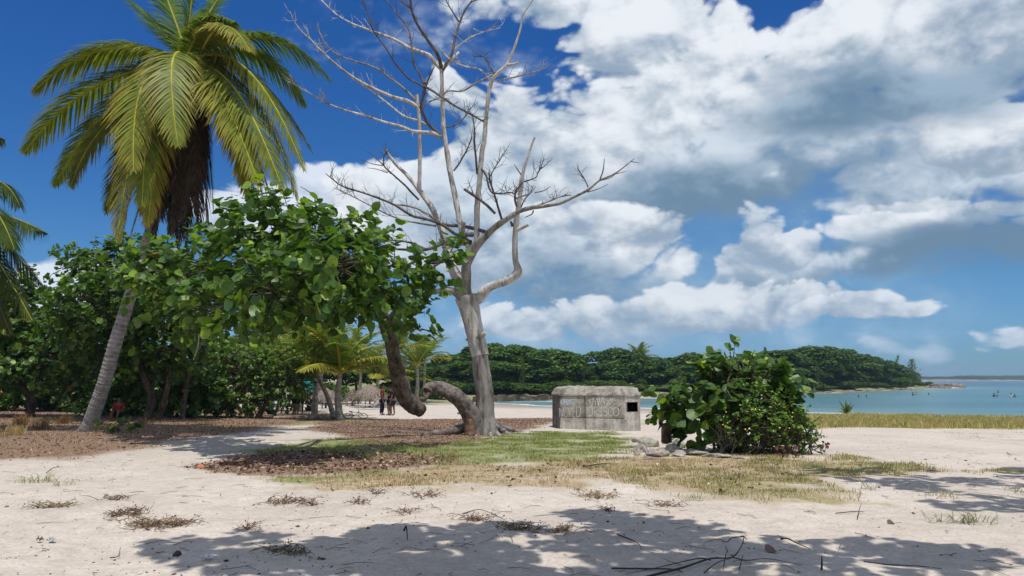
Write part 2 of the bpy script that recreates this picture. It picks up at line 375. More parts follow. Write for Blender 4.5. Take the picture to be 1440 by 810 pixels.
M_TWIG = col_mat('twig_wood', .85, 9, .2, .3, .005, .15)
M_ROCK = col_mat('rock', .9, 3.5, .34, 1.0, .05, .15)
M_PAINT = col_mat('paint', .6, 5, .12, .1, .004, .3)
M_CLOTH = col_mat('cloth', .9, 12, .12, .2, .004, .1)
M_SKIN = col_mat('skin', .6, 8, .08, .1, .002, .3)
M_THATCH = col_mat('thatch', .95, 5, .40, 1.0, .05, .05, (3, 3, .4))
# ------------------------------------------------------------------ terrain
WATER = [(1.5, 88), (5, 84), (14, 77), (22, 70), (31, 64.5), (42, 59), (70, 50), (150, 38), (700, 10), (6000, -100), (6000, 6000), (400, 6000), (200, 900), (120, 420), (135, 300),
         (158, 269), (150, 262), (132, 243), (112, 219), (96, 200), (82, 183), (67, 165), (45, 148), (26, 128), (12, 117), (2, 110), (-3, 104), (-4, 96)]
def shore(X, Y):
    j = (fbm(X * .13, Y * .13, 3, 5) - .5) * 5 * np.clip(Y / 90, 0, 1.5)
    return sdpoly(X, Y, WATER) + j
def bumps(X, Y):
    near = np.exp(-np.clip(Y - 7, 0, 99) / 9) * .85 + .15
    b = (fbm(X * 1.15, Y * 1.5, 3, 31, .45) - .5) * .13 + (fbm(X * 3.6, Y * 4.4, 2, 41) - .5) * .035
    r = np.maximum(np.abs(X), np.abs(Y)); return b * near * (1 - sst(r, 40, 90))
def height(X, Y, detail=True):
    X = np.asarray(X, float); Y = np.asarray(Y, float)
    d = shore(X, Y)
    z = 1.4 * sst(d, -6, 66) - 1.4 * sst(np.array(0.), -6, 66)
    z = z * 1.03
    far = sst(Y, 95, 130)                                   # the far wooded side stands on a low bank
    z = np.where(d > 0, z + far * .7 * sst(d, 0, 6), z)
    # far side of the point is low land all the way
    z = np.where(d < 0, np.maximum(d * .04, -2.5), z)
    z = z + (fbm(X * .12, Y * .12, 3, 3) - .5) * .16 * sst(d, 2, 12) * (1 - sst(Y, 500, 900))
    if detail: z = z + bumps(X, Y) * sst(d, 1, 5)
    return z
def hz(x, y, detail=True): return float(height(np.array([x]), np.array([y]), detail)[0])
def gnd(px, py):
    """where the ray of a pixel meets the ground"""
    d = ray(px, py); a = 2.0; b = 2500.0
    for n in (220, 40, 40):
        t = np.geomspace(a, b, n); z = height(d.x * t, d.y * t, False); k = np.argmax(EYE + d.z * t < z)
        if not (EYE + d.z * t[k] < z[k]): break
        a, b = t[max(k - 1, 0)], t[k]
    p = d * b
    return Vector((p.x, p.y, hz(p.x, p.y, False)))
def gpoly(pts): return [tuple(gnd(*p)[:2]) for p in pts]
def wob(X, Y, P, w, fr=1.0, am=1.0, s=0, sc=None):
    """soft 0..1 mask of polygon P with ragged edge of width w"""
    d = sdpoly(X, Y, P); n = (fbm(X * fr, Y * fr, 4, s, .6) - .5) * 2 * am
    return sst(-(d + n), -w, w)
ZP = dict(
 litter_left=gpoly([(-700, 556), (-300, 556), (60, 572), (150, 590), (330, 588), (420, 592), (396, 601), (340, 609), (230, 622), (190, 632), (100, 646), (0, 650), (-400, 660), (-900, 660)]),
 litter_mid=gpoly([(455, 593), (560, 590), (640, 589), (780, 588), (775, 596), (745, 604), (712, 610), (650, 624), (600, 632), (520, 630), (470, 612), (420, 603)]),
 litter_dark=gpoly([(262, 655), (330, 640), (430, 632), (560, 636), (652, 640), (640, 652), (540, 662), (430, 668), (340, 668), (285, 662)]),
 green_a=gpoly([(322, 636), (400, 623), (480, 616), (570, 622), (640, 622), (700, 611), (770, 606), (870, 609), (892, 622), (890, 640), (840, 648), (720, 650), (620, 654), (540, 646), (430, 634), (370, 640)]),
 green_b=gpoly([(345, 668), (430, 662), (520, 655), (600, 652), (620, 660), (480, 678), (360, 676)]),
 straw_a=gpoly([(330, 668), (520, 660), (620, 648), (800, 645), (900, 640), (960, 640), (1130, 636), (1165, 650), (1120, 668), (900, 680), (760, 684), (640, 690), (500, 690), (380, 682)]),
 olive=gpoly([(860, 664), (1000, 662), (1100, 660), (1150, 640), (1200, 640), (1260, 650), (1350, 661), (1440, 664), (1400, 669), (1300, 667), (1220, 672), (1160, 676), (1150, 688), (1215, 702), (1200, 709), (1080, 705), (960, 694), (880, 690)]),
 strip=gpoly([(1120, 586), (1200, 584.5), (1440, 589), (1800, 596), (2400, 610), (2400, 640), (1800, 612), (1440, 603.5), (1300, 602), (1140, 603)]),
 thin_r=gpoly([(1290, 607), (1440, 606), (1700, 610), (1700, 640), (1440, 628), (1340, 618)]),
 strip_l=gpoly([(350, 592), (440, 589), (560, 588), (560, 592), (470, 595), (400, 600)]),
 strip_b=gpoly([(640, 588.5), (780, 586.5), (905, 590), (1000, 592), (1100, 588), (1100, 598), (1000, 600), (915, 598), (780, 592), (640, 592)]),
)
FARG = [(-260, 97), (-4, 95), (-2, 104), (3, 110.5), (12, 118), (26, 129), (45, 150), (67, 167), (82, 185), (96, 202), (112, 221), (132, 245), (140, 256), (120, 330), (0, 330), (-260, 330)]
LEFTW = [(-200, 26), (-23, 26), (-14, 29), (-9, 31), (-8, 45), (-20, 58), (-200, 60)]
def zones(X, Y):
    R_ = np.zeros(X.shape); G_ = np.zeros(X.shape); B_ = np.zeros(X.shape)
    def m(k, w, fr=.9, am=.4, s=0): return wob(X, Y, ZP[k], w * 1.5, fr, am * 1.25, s)
    pat2 = fbm(X * .9, Y * 2.2, 4, 79, .65)
    pat = fbm(X * 1.7, Y * 1.7, 4, 77, .6)
    R_ = np.maximum(R_, m('litter_left', .8, .7, .7, 1)); R_ = np.maximum(R_, m('litter_mid', .5, 1.0, .5, 2)); R_ = np.maximum(R_, m('litter_dark', .35, 1.4, .3, 3))
    R_ = np.maximum(R_, sst(-sdpoly(X, Y, LEFTW), -1.5, 1.5) * .8)
    G_ = np.maximum(G_, m('green_a', .8, 1.0, .8, 4) * (.55 + .45 * sst(pat, .25, .55))); G_ = np.maximum(G_, m('green_b', .4, 1.5, .6, 5) * .8 * sst(pat, .3, .55)); G_ = np.maximum(G_, m('olive', .8, 1.2, 1.0, 6) * .58 * (.4 + .6 * sst(pat2, .2, .6)))
    G_ = np.maximum(G_, m('strip', 1.5, .3, 1.2, 7) * sst(fbm(X * .25, Y * .4, 3, 8), .42, .62) * .9)
    G_ = np.maximum(G_, sst(-sdpoly(X, Y, FARG), -1, 1))
    G_ = np.maximum(G_, m('strip_l', .8, .5, .5, 13) * .6)
    B_ = np.maximum(B_, m('straw_a', .7, 1.3, .9, 9) * (.35 + .65 * sst(pat2, .15, .55))); B_ = np.maximum(B_, m('olive', .6, 1.2, .8, 6) * .9); B_ = np.maximum(B_, m('strip', 1.5, .3, 1.2, 7))
    B_ = np.maximum(B_, m('thin_r', 1.0, .5, 1.2, 10) * .55 * sst(pat, .4, .6)); B_ = np.maximum(B_, m('strip_l', .8, .5, .5, 11)); B_ = np.maximum(B_, m('strip_b', 1.0, .5, 1.0, 12) * sst(pat, .42, .6) * .8)
    return np.stack([R_, G_, B_], -1)
def axis(segs):
    out = [segs[0][0]]
    for a, b, st, g in segs:
        x = a; s = st
        while x < b - 1e-6:
            x += s; s = max(s * g, .06); out.append(min(x, b))
    return np.array(out)
def grid_mesh(mb, xs, ys, zf, colf):
    X, Y = np.meshgrid(xs, ys); Z = zf(X, Y); nx, ny = len(xs), len(ys)
    i = np.arange(ny - 1)[:, None] * nx; j = np.arange(nx - 1)[None, :]
    f = np.stack([i + j, i + j + 1, i + nx + j + 1, i + nx + j], -1).reshape(-1, 4)
    mb.add(np.stack([X, Y, Z], -1).reshape(-1, 3), f, colf(X, Y, Z).reshape(-1, 3)); return X, Y, Z
def ground_material():
    m, nt, b, out = mat('beach_ground'); g = nnode(nt, 'ShaderNodeNewGeometry'); P = g.outputs['Position']
    a = nnode(nt, 'ShaderNodeAttribute', attribute_name='Col'); s = nt.nodes.new('ShaderNodeSeparateColor'); link(nt, a.outputs['Color'], s.inputs[0])
    big = nz(nt, .45, 5, .6, P); fine = nz(nt, 26, 5, .6, P); mid = nz(nt, 4.5, 5, .6, P); grit = nz(nt, 120, 2, .5, P)
    sand = ramp(nt, big.outputs['Fac'], [(.3, (.475, .425, .365)), (.7, (.585, .53, .46))])
    sand2 = ramp(nt, fine.outputs['Fac'], [(.30, (.80, .79, .78)), (.60, (1.06, 1.05, 1.05))])
    c = mixc(nt, 1.0, sand.outputs[0], sand2.outputs[0], 'MULTIPLY')
    mid2 = ramp(nt, mid.outputs['Fac'], [(.34, (.88, .87, .85)), (.62, (1.04, 1.04, 1.04))]); c = mixc(nt, 1.0, c, mid2.outputs[0], 'MULTIPLY')
    # sparse shell bits and dark crumbs
    vo = nnode(nt, 'ShaderNodeTexVoronoi', Scale=16.0); link(nt, P, vo.inputs['Vector'])
    cr_ = ramp(nt, vo.outputs['Distance'], [(.0, (1, 1, 1)), (.10, (1, 1, 1)), (.13, (0, 0, 0))]); sep = nt.nodes.new('ShaderNodeSeparateColor'); link(nt, vo.outputs['Color'], sep.inputs[0])
    thr = nnode(nt, 'ShaderNodeMath', operation='GREATER_THAN'); link(nt, sep.outputs[0], thr.inputs[0]); thr.inputs[1].default_value = .86
    mm = nnode(nt, 'ShaderNodeMath', operation='MULTIPLY'); link(nt, cr_.outputs[0], mm.inputs[0]); link(nt, thr.outputs[0], mm.inputs[1])
    c = mixc(nt, mm.outputs[0], c, (.16, .12, .09))
    def edge(fac, lo, hi, amp=.9, n=mid):
        q = nnode(nt, 'ShaderNodeMath', operation='MULTIPLY_ADD'); link(nt, n.outputs['Fac'], q.inputs[0]); q.inputs[1].default_value = amp; q.inputs[2].default_value = -.5 * amp
        q2 = nnode(nt, 'ShaderNodeMath', operation='ADD'); link(nt, q.outputs[0], q2.inputs[0]); link(nt, fac, q2.inputs[1])
        r = nnode(nt, 'ShaderNodeMapRange'); r.inputs['From Min'].default_value = lo; r.inputs['From Max'].default_value = hi; link(nt, q2.outputs[0], r.inputs['Value']); return r.outputs[0]
    spk = nz(nt, 11, 6, .75, P)
    straw = ramp(nt, spk.outputs['Fac'], [(.30, (.16, .11, .06)), (.45, (.30, .22, .125)), (.58, (.44, .36, .24)), (.70, (.56, .49, .39))])
    c = mixc(nt, edge(s.outputs[2], .35, .75, 1.4, spk), c, straw.outputs[0])
    green = ramp(nt, spk.outputs['Fac'], [(.30, (.10, .11, .05)), (.48, (.20, .22, .085)), (.60, (.34, .33, .17)), (.72, (.48, .43, .31))])
    c = mixc(nt, edge(s.outputs[1], .35, .7, 1.1, spk), c, green.outputs[0])
    lit = ramp(nt, spk.outputs['Fac'], [(.28, (.085, .055, .038)), (.46, (.19, .12, .08)), (.58, (.28, .195, .135)), (.70, (.46, .38, .30))])
    c = mixc(nt, edge(s.outputs[0], .30, .80, 1.6, spk), c, lit.outputs[0])
    # wet sand / submerged bottom
    z = nt.nodes.new('ShaderNodeSeparateXYZ'); link(nt, P, z.inputs[0]); wr = nnode(nt, 'ShaderNodeMapRange'); wr.inputs['From Min'].default_value = .16; wr.inputs['From Max'].default_value = .02
    link(nt, z.outputs[2], wr.inputs['Value']); c = mixc(nt, wr.outputs[0], c, (.30, .26, .20))
    link(nt, c, b.inputs['Base Color']); b.inputs['Roughness'].default_value = .95; b.inputs['Specular IOR Level'].default_value = .1
    p = bump(nt, b, mid.outputs['Fac'], .8, .07); p = bump(nt, b, fine.outputs['Fac'], .5, .012, p); p = bump(nt, b, spk.outputs['Fac'], .35, .03, p)
    return m
xs = axis([(-6000, -400, 1400, .8), (-400, -60, 60, .85), (-60, -14, 3.2, .94), (-14, 14, .085, 1), (14, 60, .1, 1.055), (60, 400, 3, 1.06), (400, 6000, 40, 1.3)])
ys = axis([(-1500, -20, 500, .75), (-20, 3, 3, .9), (3, 13, .07, 1.002), (13, 120, .1, 1.018), (120, 400, 2.2, 1.03), (400, 6000, 20, 1.3)])
gm = MB(); grid_mesh(gm, xs, ys, lambda X, Y: height(X, Y), lambda X, Y, Z: zones(X, Y))
ground = gm.build('ground', ground_material()); tag(ground, kind='structure')

# ------------------------------------------------------------------ sea
def water_material():
    m, nt, b, out = mat('sea_water'); g = nnode(nt, 'ShaderNodeNewGeometry'); P = g.outputs['Position']
    a = nnode(nt, 'ShaderNodeAttribute', attribute_name='Col'); s = nt.nodes.new('ShaderNodeSeparateColor'); link(nt, a.outputs['Color'], s.inputs[0])
    mp = nt.nodes.new('ShaderNodeMapping'); mp.inputs['Scale'].default_value = (.35, 1.0, 1); mp.inputs['Rotation'].default_value = (0, 0, R(25)); link(nt, P, mp.inputs[0])
    pt = nz(nt, .05, 4, .55, mp.outputs[0])
    deep = ramp(nt, s.outputs[0], [(0, (.17, .26, .25)), (.12, (.075, .19, .21)), (.45, (.05, .15, .19)), (1, (.04, .11, .17))])
    pv = ramp(nt, pt.outputs['Fac'], [(.35, (.70, .78, .82)), (.65, (1.2, 1.16, 1.12))]); c = mixc(nt, 1.0, deep.outputs[0], pv.outputs[0], 'MULTIPLY')
    fo = nz(nt, .55, 5, .65, mp.outputs[0]); q = nnode(nt, 'ShaderNodeMath', operation='MULTIPLY_ADD'); link(nt, fo.outputs['Fac'], q.inputs[0]); q.inputs[1].default_value = 1.2; q.inputs[2].default_value = -.6
    q2 = nnode(nt, 'ShaderNodeMath', operation='ADD'); link(nt, q.outputs[0], q2.inputs[0]); link(nt, s.outputs[1], q2.inputs[1])
    fr = nnode(nt, 'ShaderNodeMapRange'); fr.inputs['From Min'].default_value = .55; fr.inputs['From Max'].default_value = .75; link(nt, q2.outputs[0], fr.inputs['Value'])
    c = mixc(nt, fr.outputs[0], c, (.78, .8, .8)); link(nt, c, b.inputs['Base Color'])
    b.inputs['Roughness'].default_value = .22; b.inputs['IOR'].default_value = 1.33; b.inputs['Specular IOR Level'].default_value = .35
    w = nz(nt, .8, 5, .6, mp.outputs[0]); w2 = nz(nt, 3.0, 3, .6, mp.outputs[0]); p = bump(nt, b, w.outputs['Fac'], .9, .5); bump(nt, b, w2.outputs['Fac'], .5, .08, p)
    return m
wx = axis([(-12, 60, .6, 1.004), (60, 400, 1.2, 1.04), (400, 6000, 30, 1.3)]); wy = axis([(-1500, 0, 500, .9), (0, 55, 10, .9), (55, 125, .5, 1), (125, 400, .8, 1.03), (400, 6000, 20, 1.3)])
def wcol(X, Y, Z):
    d = -shore(X, Y); dep = np.clip(d / 120, 0, 1)
    lines = np.exp(-((d - 1.4) / 1.3)**2) * .95 + np.exp(-((d - 5.5 - 2 * np.sin(X * .15)) / .8)**2) * .42 * (Y < 112)
    surf = np.exp(-((X - 8) / 7)**2 - ((Y - 101 - .1 * X) / 2.2)**2) * .7 + np.exp(-((X - 3) / 3)**2 - ((Y - 93) / .8)**2) * .4
    return np.stack([dep, np.clip(lines + surf, 0, 1) * (Y < 160), 0 * d], -1)
def wz(X, Y):
    d = -shore(X, Y); return .05 * np.sin(X * .35 + Y * .9) * .3 + .10 * np.exp(-((X - 8) / 8)**2 - ((Y - 101 - .1 * X) / 2.2)**2)
wm = MB(); grid_mesh(wm, wx, wy, wz, wcol); sea = wm.build('sea', water_material()); tag(sea, kind='structure')
# distant low shore across the bay
def far_shore():
    mb = MB(); n = 160
    for (x0, x1, Y0, H, s) in ((560, 1500, 1150, 6.0, 1), (600, 1900, 1500, 8.5, 2)):
        X = np.linspace(x0, x1, n); rows = []
        y = Y0 + (X - x0) * (.12 if s == 1 else .05)
        top = H * (.55 + .75 * fbm(X * .012, X * 0, 4, s)) * sst(X, x0, x0 + 60) * (1 - (s == 1) * sst(X, 700, 900) * .75)
        prof = [(0, 0.0), (4, .5), (14, .8), (40, 1), (90, .85), (150, -.1)]
        for dy, k in prof: rows.append(np.stack([X, y + dy, np.maximum(top * k, -.1) + (k > .4) * (vn(X * .11, X * 0 + dy, 5) - .5) * 2.2], -1))
        v = np.concatenate(rows); r = len(prof); i = np.arange(r - 1)[:, None] * n; j = np.arange(n - 1)[None]
        f = np.stack([i + j, i + j + 1, i + n + j + 1, i + n + j], -1).reshape(-1, 4)
        cc = np.tile((.028, .048, .03), (len(v), 1)); cc[:n] = (.30, .27, .22)
        mb.add(v, f, cc)
    o = mb.build('far_shore', col_mat('far_woodland', .95, .05, .35, 1, 1.0, .05)); tag(o, kind='structure')
far_shore()
# ------------------------------------------------------------------ dead tree (traced limb by limb, given depth)
def col_vary(base, n, s=.12, hs=.05):
    c = np.asarray(base, float) * (1 + rng.normal(0, s, (n, 1))) * (1 + rng.normal(0, hs, (n, 3))); return np.clip(c, .004, .9)
def lin_y(pts, Y0, slope):
    """pixel polyline (px,py,r_px) -> world points; depth drifts by slope metres per metre of run"""
    out = []; rr = []; Y = Y0; prev = None
    for p in pts:
        w = at(p[0], p[1], Y)
        if prev is not None:
            Y = Y + slope * (w - prev).length; w = at(p[0], p[1], Y)
        out.append(tuple(w)); rr.append(p[2] * mpp(Y)); prev = w
    return np.array(out), np.array(rr)
DEAD_Y = gnd(682, 611).y
def dead_tree():
    base = gnd(682, 611); root = empty('dead_tree', base)
    tag(root, 'tall bleached leafless tree with a bare grey trunk and forking white limbs', 'tree')
    o3 = np.array(base)
    W = (.52, .495, .46); G = (.29, .27, .245); D_ = (.13, .11, .10)
    placed = []
    def near(px, py):
        best = None
        for P, Y in placed:
            d = np.min(np.hypot(P[:, 0] - px, P[:, 1] - py)); k = np.argmin(np.hypot(P[:, 0] - px, P[:, 1] - py))
            if best is None or d < best[0]: best = (d, Y[k])
        return best[1] if best else DEAD_Y
    def reg(pts, w):
        P = np.array([p[:2] for p in pts], float); t = np.linspace(0, len(P) - 1, len(P) * 8); i = np.arange(len(P))
        placed.append((np.stack([np.interp(t, i, P[:, 0]), np.interp(t, i, P[:, 1])], 1), np.interp(t, i, w[:, 1])))
    # trunk: upper bleached, lower barkless grey
    mb = MB()
    tr = [(683, 616, 19), (682, 604, 15.5), (681, 585, 13.5), (681, 552, 12.8), (677, 520, 11.8), (675, 500, 11.3), (670, 478, 11.6), (665, 455, 11.6), (660, 432, 13), (656, 417, 15)]
    w, r = lin_y(tr, DEAD_Y, 0); w[0, 2] -= .15
    k = 6; tube(mb, w[:k], r[:k] * 1.0, 28, col=(.25, .235, .215), wob=.035, seed=3, sub=10, rough=.09, rgs=.6)
    tube(mb, w[k - 1:], r[k - 1:] * 1.06, 28, col=W, wob=.04, seed=4, sub=10, rough=.07, rgs=.8); reg(tr, w)
    # flaring roots
    for dx, dy, rr, cc in ((42, 2, 6, G), (24, 4, 6, G), (-14, 3, 5, G), (60, -3, 4, G), (10, 5, 6, G)):
        a = at(682, 596, DEAD_Y); b_ = gnd(682 + dx * .5, 608 + dy * .4); c_ = gnd(682 + dx, 611 + dy)
        tube(mb, [tuple(a), (b_.x, b_.y, b_.z + .10), (c_.x, c_.y, c_.z - .05)], [.18, rr * .022, .03], 8, col=cc, wob=.12, seed=int(dx) + 50)
    tk = mb.build('trunk', M_DEADWOOD, root, origin=o3)
    mb = MB()
    for (a, b_, ra, rb) in (((672, 474, DEAD_Y - .24), (683, 468, DEAD_Y - .42), 5, 3.6), ((662, 480, DEAD_Y), (655, 477, DEAD_Y - .1), 3, 1.2)):
        p = [tuple(at(*a)), tuple(at(*b_))]; tube(mb, p, [ra * mpp(23), rb * mpp(23)], 8, col=W, wob=.1)
    mb.build('knot', M_DEADWOOD, root, origin=o3)
    limbs = [
     # (points, slope, colour)
     ([(658, 425, 13), (648, 399, 11.5), (638, 380, 9), (632, 365, 7.5), (624, 333, 5.6), (616, 310, 5.2), (609, 295, 4.8), (600, 281, 4.4), (591, 269, 4), (573, 247, 3.2), (555, 229, 2.6), (541, 210, 2.2)], .25, W),
     ([(592, 272, 3.2), (590, 262, 3.3), (590.5, 224, 3.2), (590, 180, 3.1), (588, 151, 2.9), (586, 133, 2.4)], -.1, W),
     ([(656, 424, 12), (655, 405, 8.2), (656, 390, 7.8), (656, 374, 7.6), (661, 359, 8), (672, 342, 7.5), (686, 329, 6), (698, 318, 4.9), (713, 308, 4.4), (729, 298, 4), (748, 292, 3.5), (765, 290, 3.1), (787, 286, 2.6), (805, 278, 2.2), (827, 267, 1.9), (843, 254, 1.5), (865, 244, 1.2), (887, 227, .8), (892, 223, .5)], -.35, G),
     ([(660, 350, 5), (655, 338, 5), (649, 322, 4.9), (642, 287, 4.5), (633, 242, 4.2), (627, 204, 4), (624, 180, 3.8), (622, 140, 3.4), (621, 100, 3.2), (621, 92, 2.6)], .1, W),
     ([(664, 352, 4.5), (670, 335, 4.6), (671, 291, 4.6), (674, 258, 4.4), (678, 213, 4.0), (681, 198, 3.8), (683, 171, 3.5), (687, 133, 3.2), (690, 118, 3.4), (697, 106, 3.2), (713, 91, 2.6), (719, 78, 2.2), (725, 62, 2), (732, 40, 1.6), (735, 22, 1.3), (749, 0, .9), (757, -22, .6)], -.15, W),
     ([(666, 422, 11), (676, 416, 8), (687, 405, 7.2), (700, 399, 6.8), (714, 394, 7), (726, 386, 7), (728, 378, 6.2), (725, 366, 5), (724, 347, 4.6), (725, 325, 4.4), (726, 312, 4.6), (729, 291, 4), (732, 269, 3.6), (736, 240, 3), (742, 222, 2.4), (747, 206, 1.8), (752, 193, 1.6)], -.2, W),
     ([(656, 425, 9), (642, 412, 6), (627, 408, 5), (609, 411, 4), (590, 413, 2.4), (574, 408, 1.2)], -.6, G),
    ]
    for pts, sl, cc in limbs:
        w, r = lin_y(pts, near(pts[0][0], pts[0][1]) if placed else DEAD_Y, sl); r = r * .88; mb = MB()
        tube(mb, w, r, 14, col=cc, wob=.06, seed=len(placed) + 20, sub=7, rough=.14); reg(pts, w); mb.build('limb', M_DEADWOOD, root, origin=o3)
    br = [
     ([(621, 97, 3), (612, 88, 2.9), (604, 78, 2.7), (591, 73, 2.5), (575, 67, 2.2), (560, 58, 1.9), (544, 51, 1.7), (518, 42, 1.4), (495, 33, 1.2), (473, 20, .9), (452, 0, .7), (446, -8, .4)], .5, W),
     ([(621, 97, 2.6), (616, 78, 2.3), (604, 60, 2.1), (589, 38, 1.9), (580, 18, 1.7), (577, 0, 1.5), (575, -18, 1.1)], -.4, D_),
     ([(578, 12, 1.3), (562, 0, .9), (552, -8, .5)], .4, D_),
     ([(622, 99, 2.4), (635, 76, 1.9), (640, 53, 1.7), (646, 33, 1.4), (656, 11, 1.1), (669, 0, .9), (700, -1, .4)], .3, D_),
     ([(645, 30, 1.2), (635, 14, .9), (627, 0, .7), (622, -12, .4)], .4, D_),
     ([(640, 69, 1.1), (652, 59, 1), (667, 50, .8), (684, 44, .6), (704, 39, .4)], -.5, W),
     ([(622, 97, 2.8), (633, 85, 2.6), (645, 74, 1.8)], .5, W),
     ([(617, 67, .6), (628, 79, 1), (638, 87, 1.1), (656, 94, 1.1), (675, 98, 1), (688, 112, 1)], .2, W),
     ([(588, 151, 2.6), (573, 142, 2.6), (558, 138, 2.3), (544, 133, 2.1), (520, 122, 1.9), (500, 111, 1.7), (473, 91, 1.5), (451, 71, 1.3), (436, 55, 1.1), (424, 44, .9), (413, 29, .7), (408, 16, .4)], -.3, W),
     ([(600, 176, 1.6), (589, 170, 1.6), (569, 164, 1.5), (547, 147, 1.3), (524, 129, 1), (506, 117, .7), (492, 108, .4)], .5, W),
     ([(589, 146, 1.8), (575, 131, 1.6), (560, 118, 1.4), (547, 109, 1.3), (533, 98, 1.2), (516, 91, 1.1), (487, 82, .9), (467, 71, .7), (452, 52, .5), (446, 30, .35)], .2, G),
     ([(620, 193, 2.8), (607, 187, 2.7), (592, 186, 2.4), (578, 184, 2.2), (564, 178, 1.9), (538, 171, 1.6), (511, 162, 1.4), (489, 156, 1.2), (464, 147, 1), (444, 136, .9), (422, 123, .7), (402, 113, .5)], -.4, W),
     ([(620, 193, 2.4), (608, 180, 2.3), (600, 171, 2.1), (592, 151, 2), (596, 135, 1.7), (598, 124, 1.6), (603, 110, 1.2), (609, 97, .8)], -.2, D_),
     ([(598, 124, 1.4), (585, 116, 1.3), (573, 109, 1.2), (556, 89, 1), (542, 67, .9), (524, 42, .8), (517, 20, .6), (509, 0, .5)], -.5, D_),
     ([(597, 118, 1.6), (590, 104, 1.5), (582, 89, 1.4), (578, 60, 1.2), (574, 40, 1), (560, 22, .9), (544, 0, .7), (538, -12, .4)], .3, D_),
     ([(596, 121, 1.5), (607, 127, 1.5), (616, 133, 1.5), (628, 141, 1.5), (640, 149, 1.4), (653, 156, 1.4), (668, 164, 1.3), (680, 171, 1.2)], -.3, D_),
     ([(593, 151, 1.2), (604, 143, 1.1), (616, 138, .9), (630, 128, 1.1), (650, 128, 1.1), (671, 116, 1.2), (695, 104, 1.2)], .3, G),
     ([(713, 91, 2.2), (720, 91, 2.0), (729, 88, 1.2)], -.6, W),
     ([(700, 114, 1.4), (715, 110, 1.2), (730, 107, 1), (751, 101, .8), (764, 97, .4)], .5, G),
     ([(697, 106, 1.2), (688, 92, .9), (681, 80, .6), (667, 80, .4)], .5, D_),
     ([(665, 330, 3.2), (649, 330, 2.6), (640, 329, 2.1), (625, 318, 2.1), (609, 311, 2), (594, 307, 1.8), (578, 303, 1.6), (556, 289, 1.4), (533, 279, 1.3), (507, 270, 1.1), (482, 262, 1), (470, 254, .8), (458, 244, .5)], -.4, D_),
     ([(602, 301, 1.4), (586, 293, 1.2), (569, 289, 1.1), (553, 287, .9), (540, 281, .5)], .4, G),
     ([(613, 318, 1.3), (584, 313, 1.1), (565, 309, 1), (544, 301, .9), (511, 284, .8), (489, 273, .6), (469, 264, .4)], -.2, G),
     ([(682, 326, 2.4), (665, 321, 2.3), (649, 318, 2.2), (632, 317, 2), (616, 313, 1.7), (604, 302, 1.3)], .5, D_),
     ([(662, 342, 4), (650, 337, 3.4), (640, 336, 3), (632, 337, 2.8), (622, 342, 2.4), (607, 349, 2.2), (588, 352, 1.9), (569, 351, 1.6), (542, 349, 1.4), (530, 342, 1.2), (524, 333, 1), (509, 326, .6)], -.5, D_),
     ([(600, 351, 1.6), (580, 342, 1.4), (556, 338, 1.2), (538, 340, 1), (520, 340, .6)], .3, G),
     ([(589, 281, 1.3), (578, 270, 1.3), (569, 260, 1.2), (551, 244, 1), (540, 233, .9), (540, 220, .6), (545, 212, .3)], -.3, D_),
     ([(540, 233, .8), (524, 218, .5), (516, 213, .3)], .3, D_), ([(545, 243, .7), (530, 238, .5), (516, 236, .3)], .5, G), ([(538, 233, .7), (522, 230, .5), (507, 224, .3)], .1, D_),
     ([(706, 310, 1.6), (700, 290, 1.4), (696, 276, 1.3), (690, 258, 1.2), (687, 242, .7)], -.5, D_),
     ([(696, 300, 1.8), (684, 288, 1.8), (671, 278, 1.8), (653, 266, 1.8)], .3, D_),
     ([(671, 245, 1.5), (669, 220, 1.4), (667, 200, 1.3), (667, 180, 1), (664, 160, .5)], -.4, D_),
     ([(638, 240, 1.2), (645, 231, 1.2), (649, 224, 1.1), (658, 208, 1), (664, 191, .8)], .2, D_),
     ([(688, 250, .8), (697, 234, .8), (703, 225, .7), (707, 216, .4)], .3, D_),
     ([(674, 235, 1.2), (683, 245, 1.2), (690, 269, 1.1), (705, 272, 1), (720, 271, .9), (727, 280, .9)], -.3, D_),
     ([(725, 325, 2.8), (733, 321, 2.4), (743, 316, 2)], -.5, W), ([(721, 318, 2.2), (718, 311, 1.2)], -.3, D_),
     ([(735, 256, 1), (745, 253, .9), (754, 249, .8), (757, 241, .7), (763, 236, .4)], .4, D_), ([(735, 249, .9), (729, 240, .8), (723, 231, .4)], .5, D_),
     ([(730, 295, 1.6), (725, 285, 1.5), (725, 270, 1.2), (735, 256, .9)], -.4, D_), ([(727, 278, 1.1), (745, 272, .9), (753, 262, .6)], .2, G),
     ([(732, 293, 1), (738, 280, .9), (746, 271, .6), (750, 261, .4)], .5, D_), ([(752, 271, .7), (765, 268, .6), (774, 262, .3)], .2, D_),
     ([(763, 289, .9), (763, 283, .6)], 0, D_), ([(755, 289, 1.2), (772, 283, 1.2), (787, 277, 1), (803, 274, .8)], .4, G),
     ([(827, 263, .9), (822, 252, .8), (816, 243, .7), (812, 234, .4)], .4, D_), ([(843, 254, .9), (848, 240, .8), (850, 223, .4)], -.3, D_),
     ([(826, 270, .9), (840, 266, .7), (855, 259, .4)], .3, G), ([(843, 254, .9), (858, 250, .6), (866, 244, .5)], .3, D_), ([(864, 245, .8), (880, 241, .4)], .4, G), ([(887, 227, .6), (899, 229, .3)], -.4, D_),
     ([(750, 296, 1), (748, 301, .8), (738, 306, .4)], .3, D_),
     ([(623, 180, 1), (640, 176, .9), (655, 163, .7), (662, 150, .4)], .3, D_),
     ([(653, 331, 3.4), (651, 324, 3), (653, 312, 2)], -.5, W),
    ]
    trng = random.Random(5)
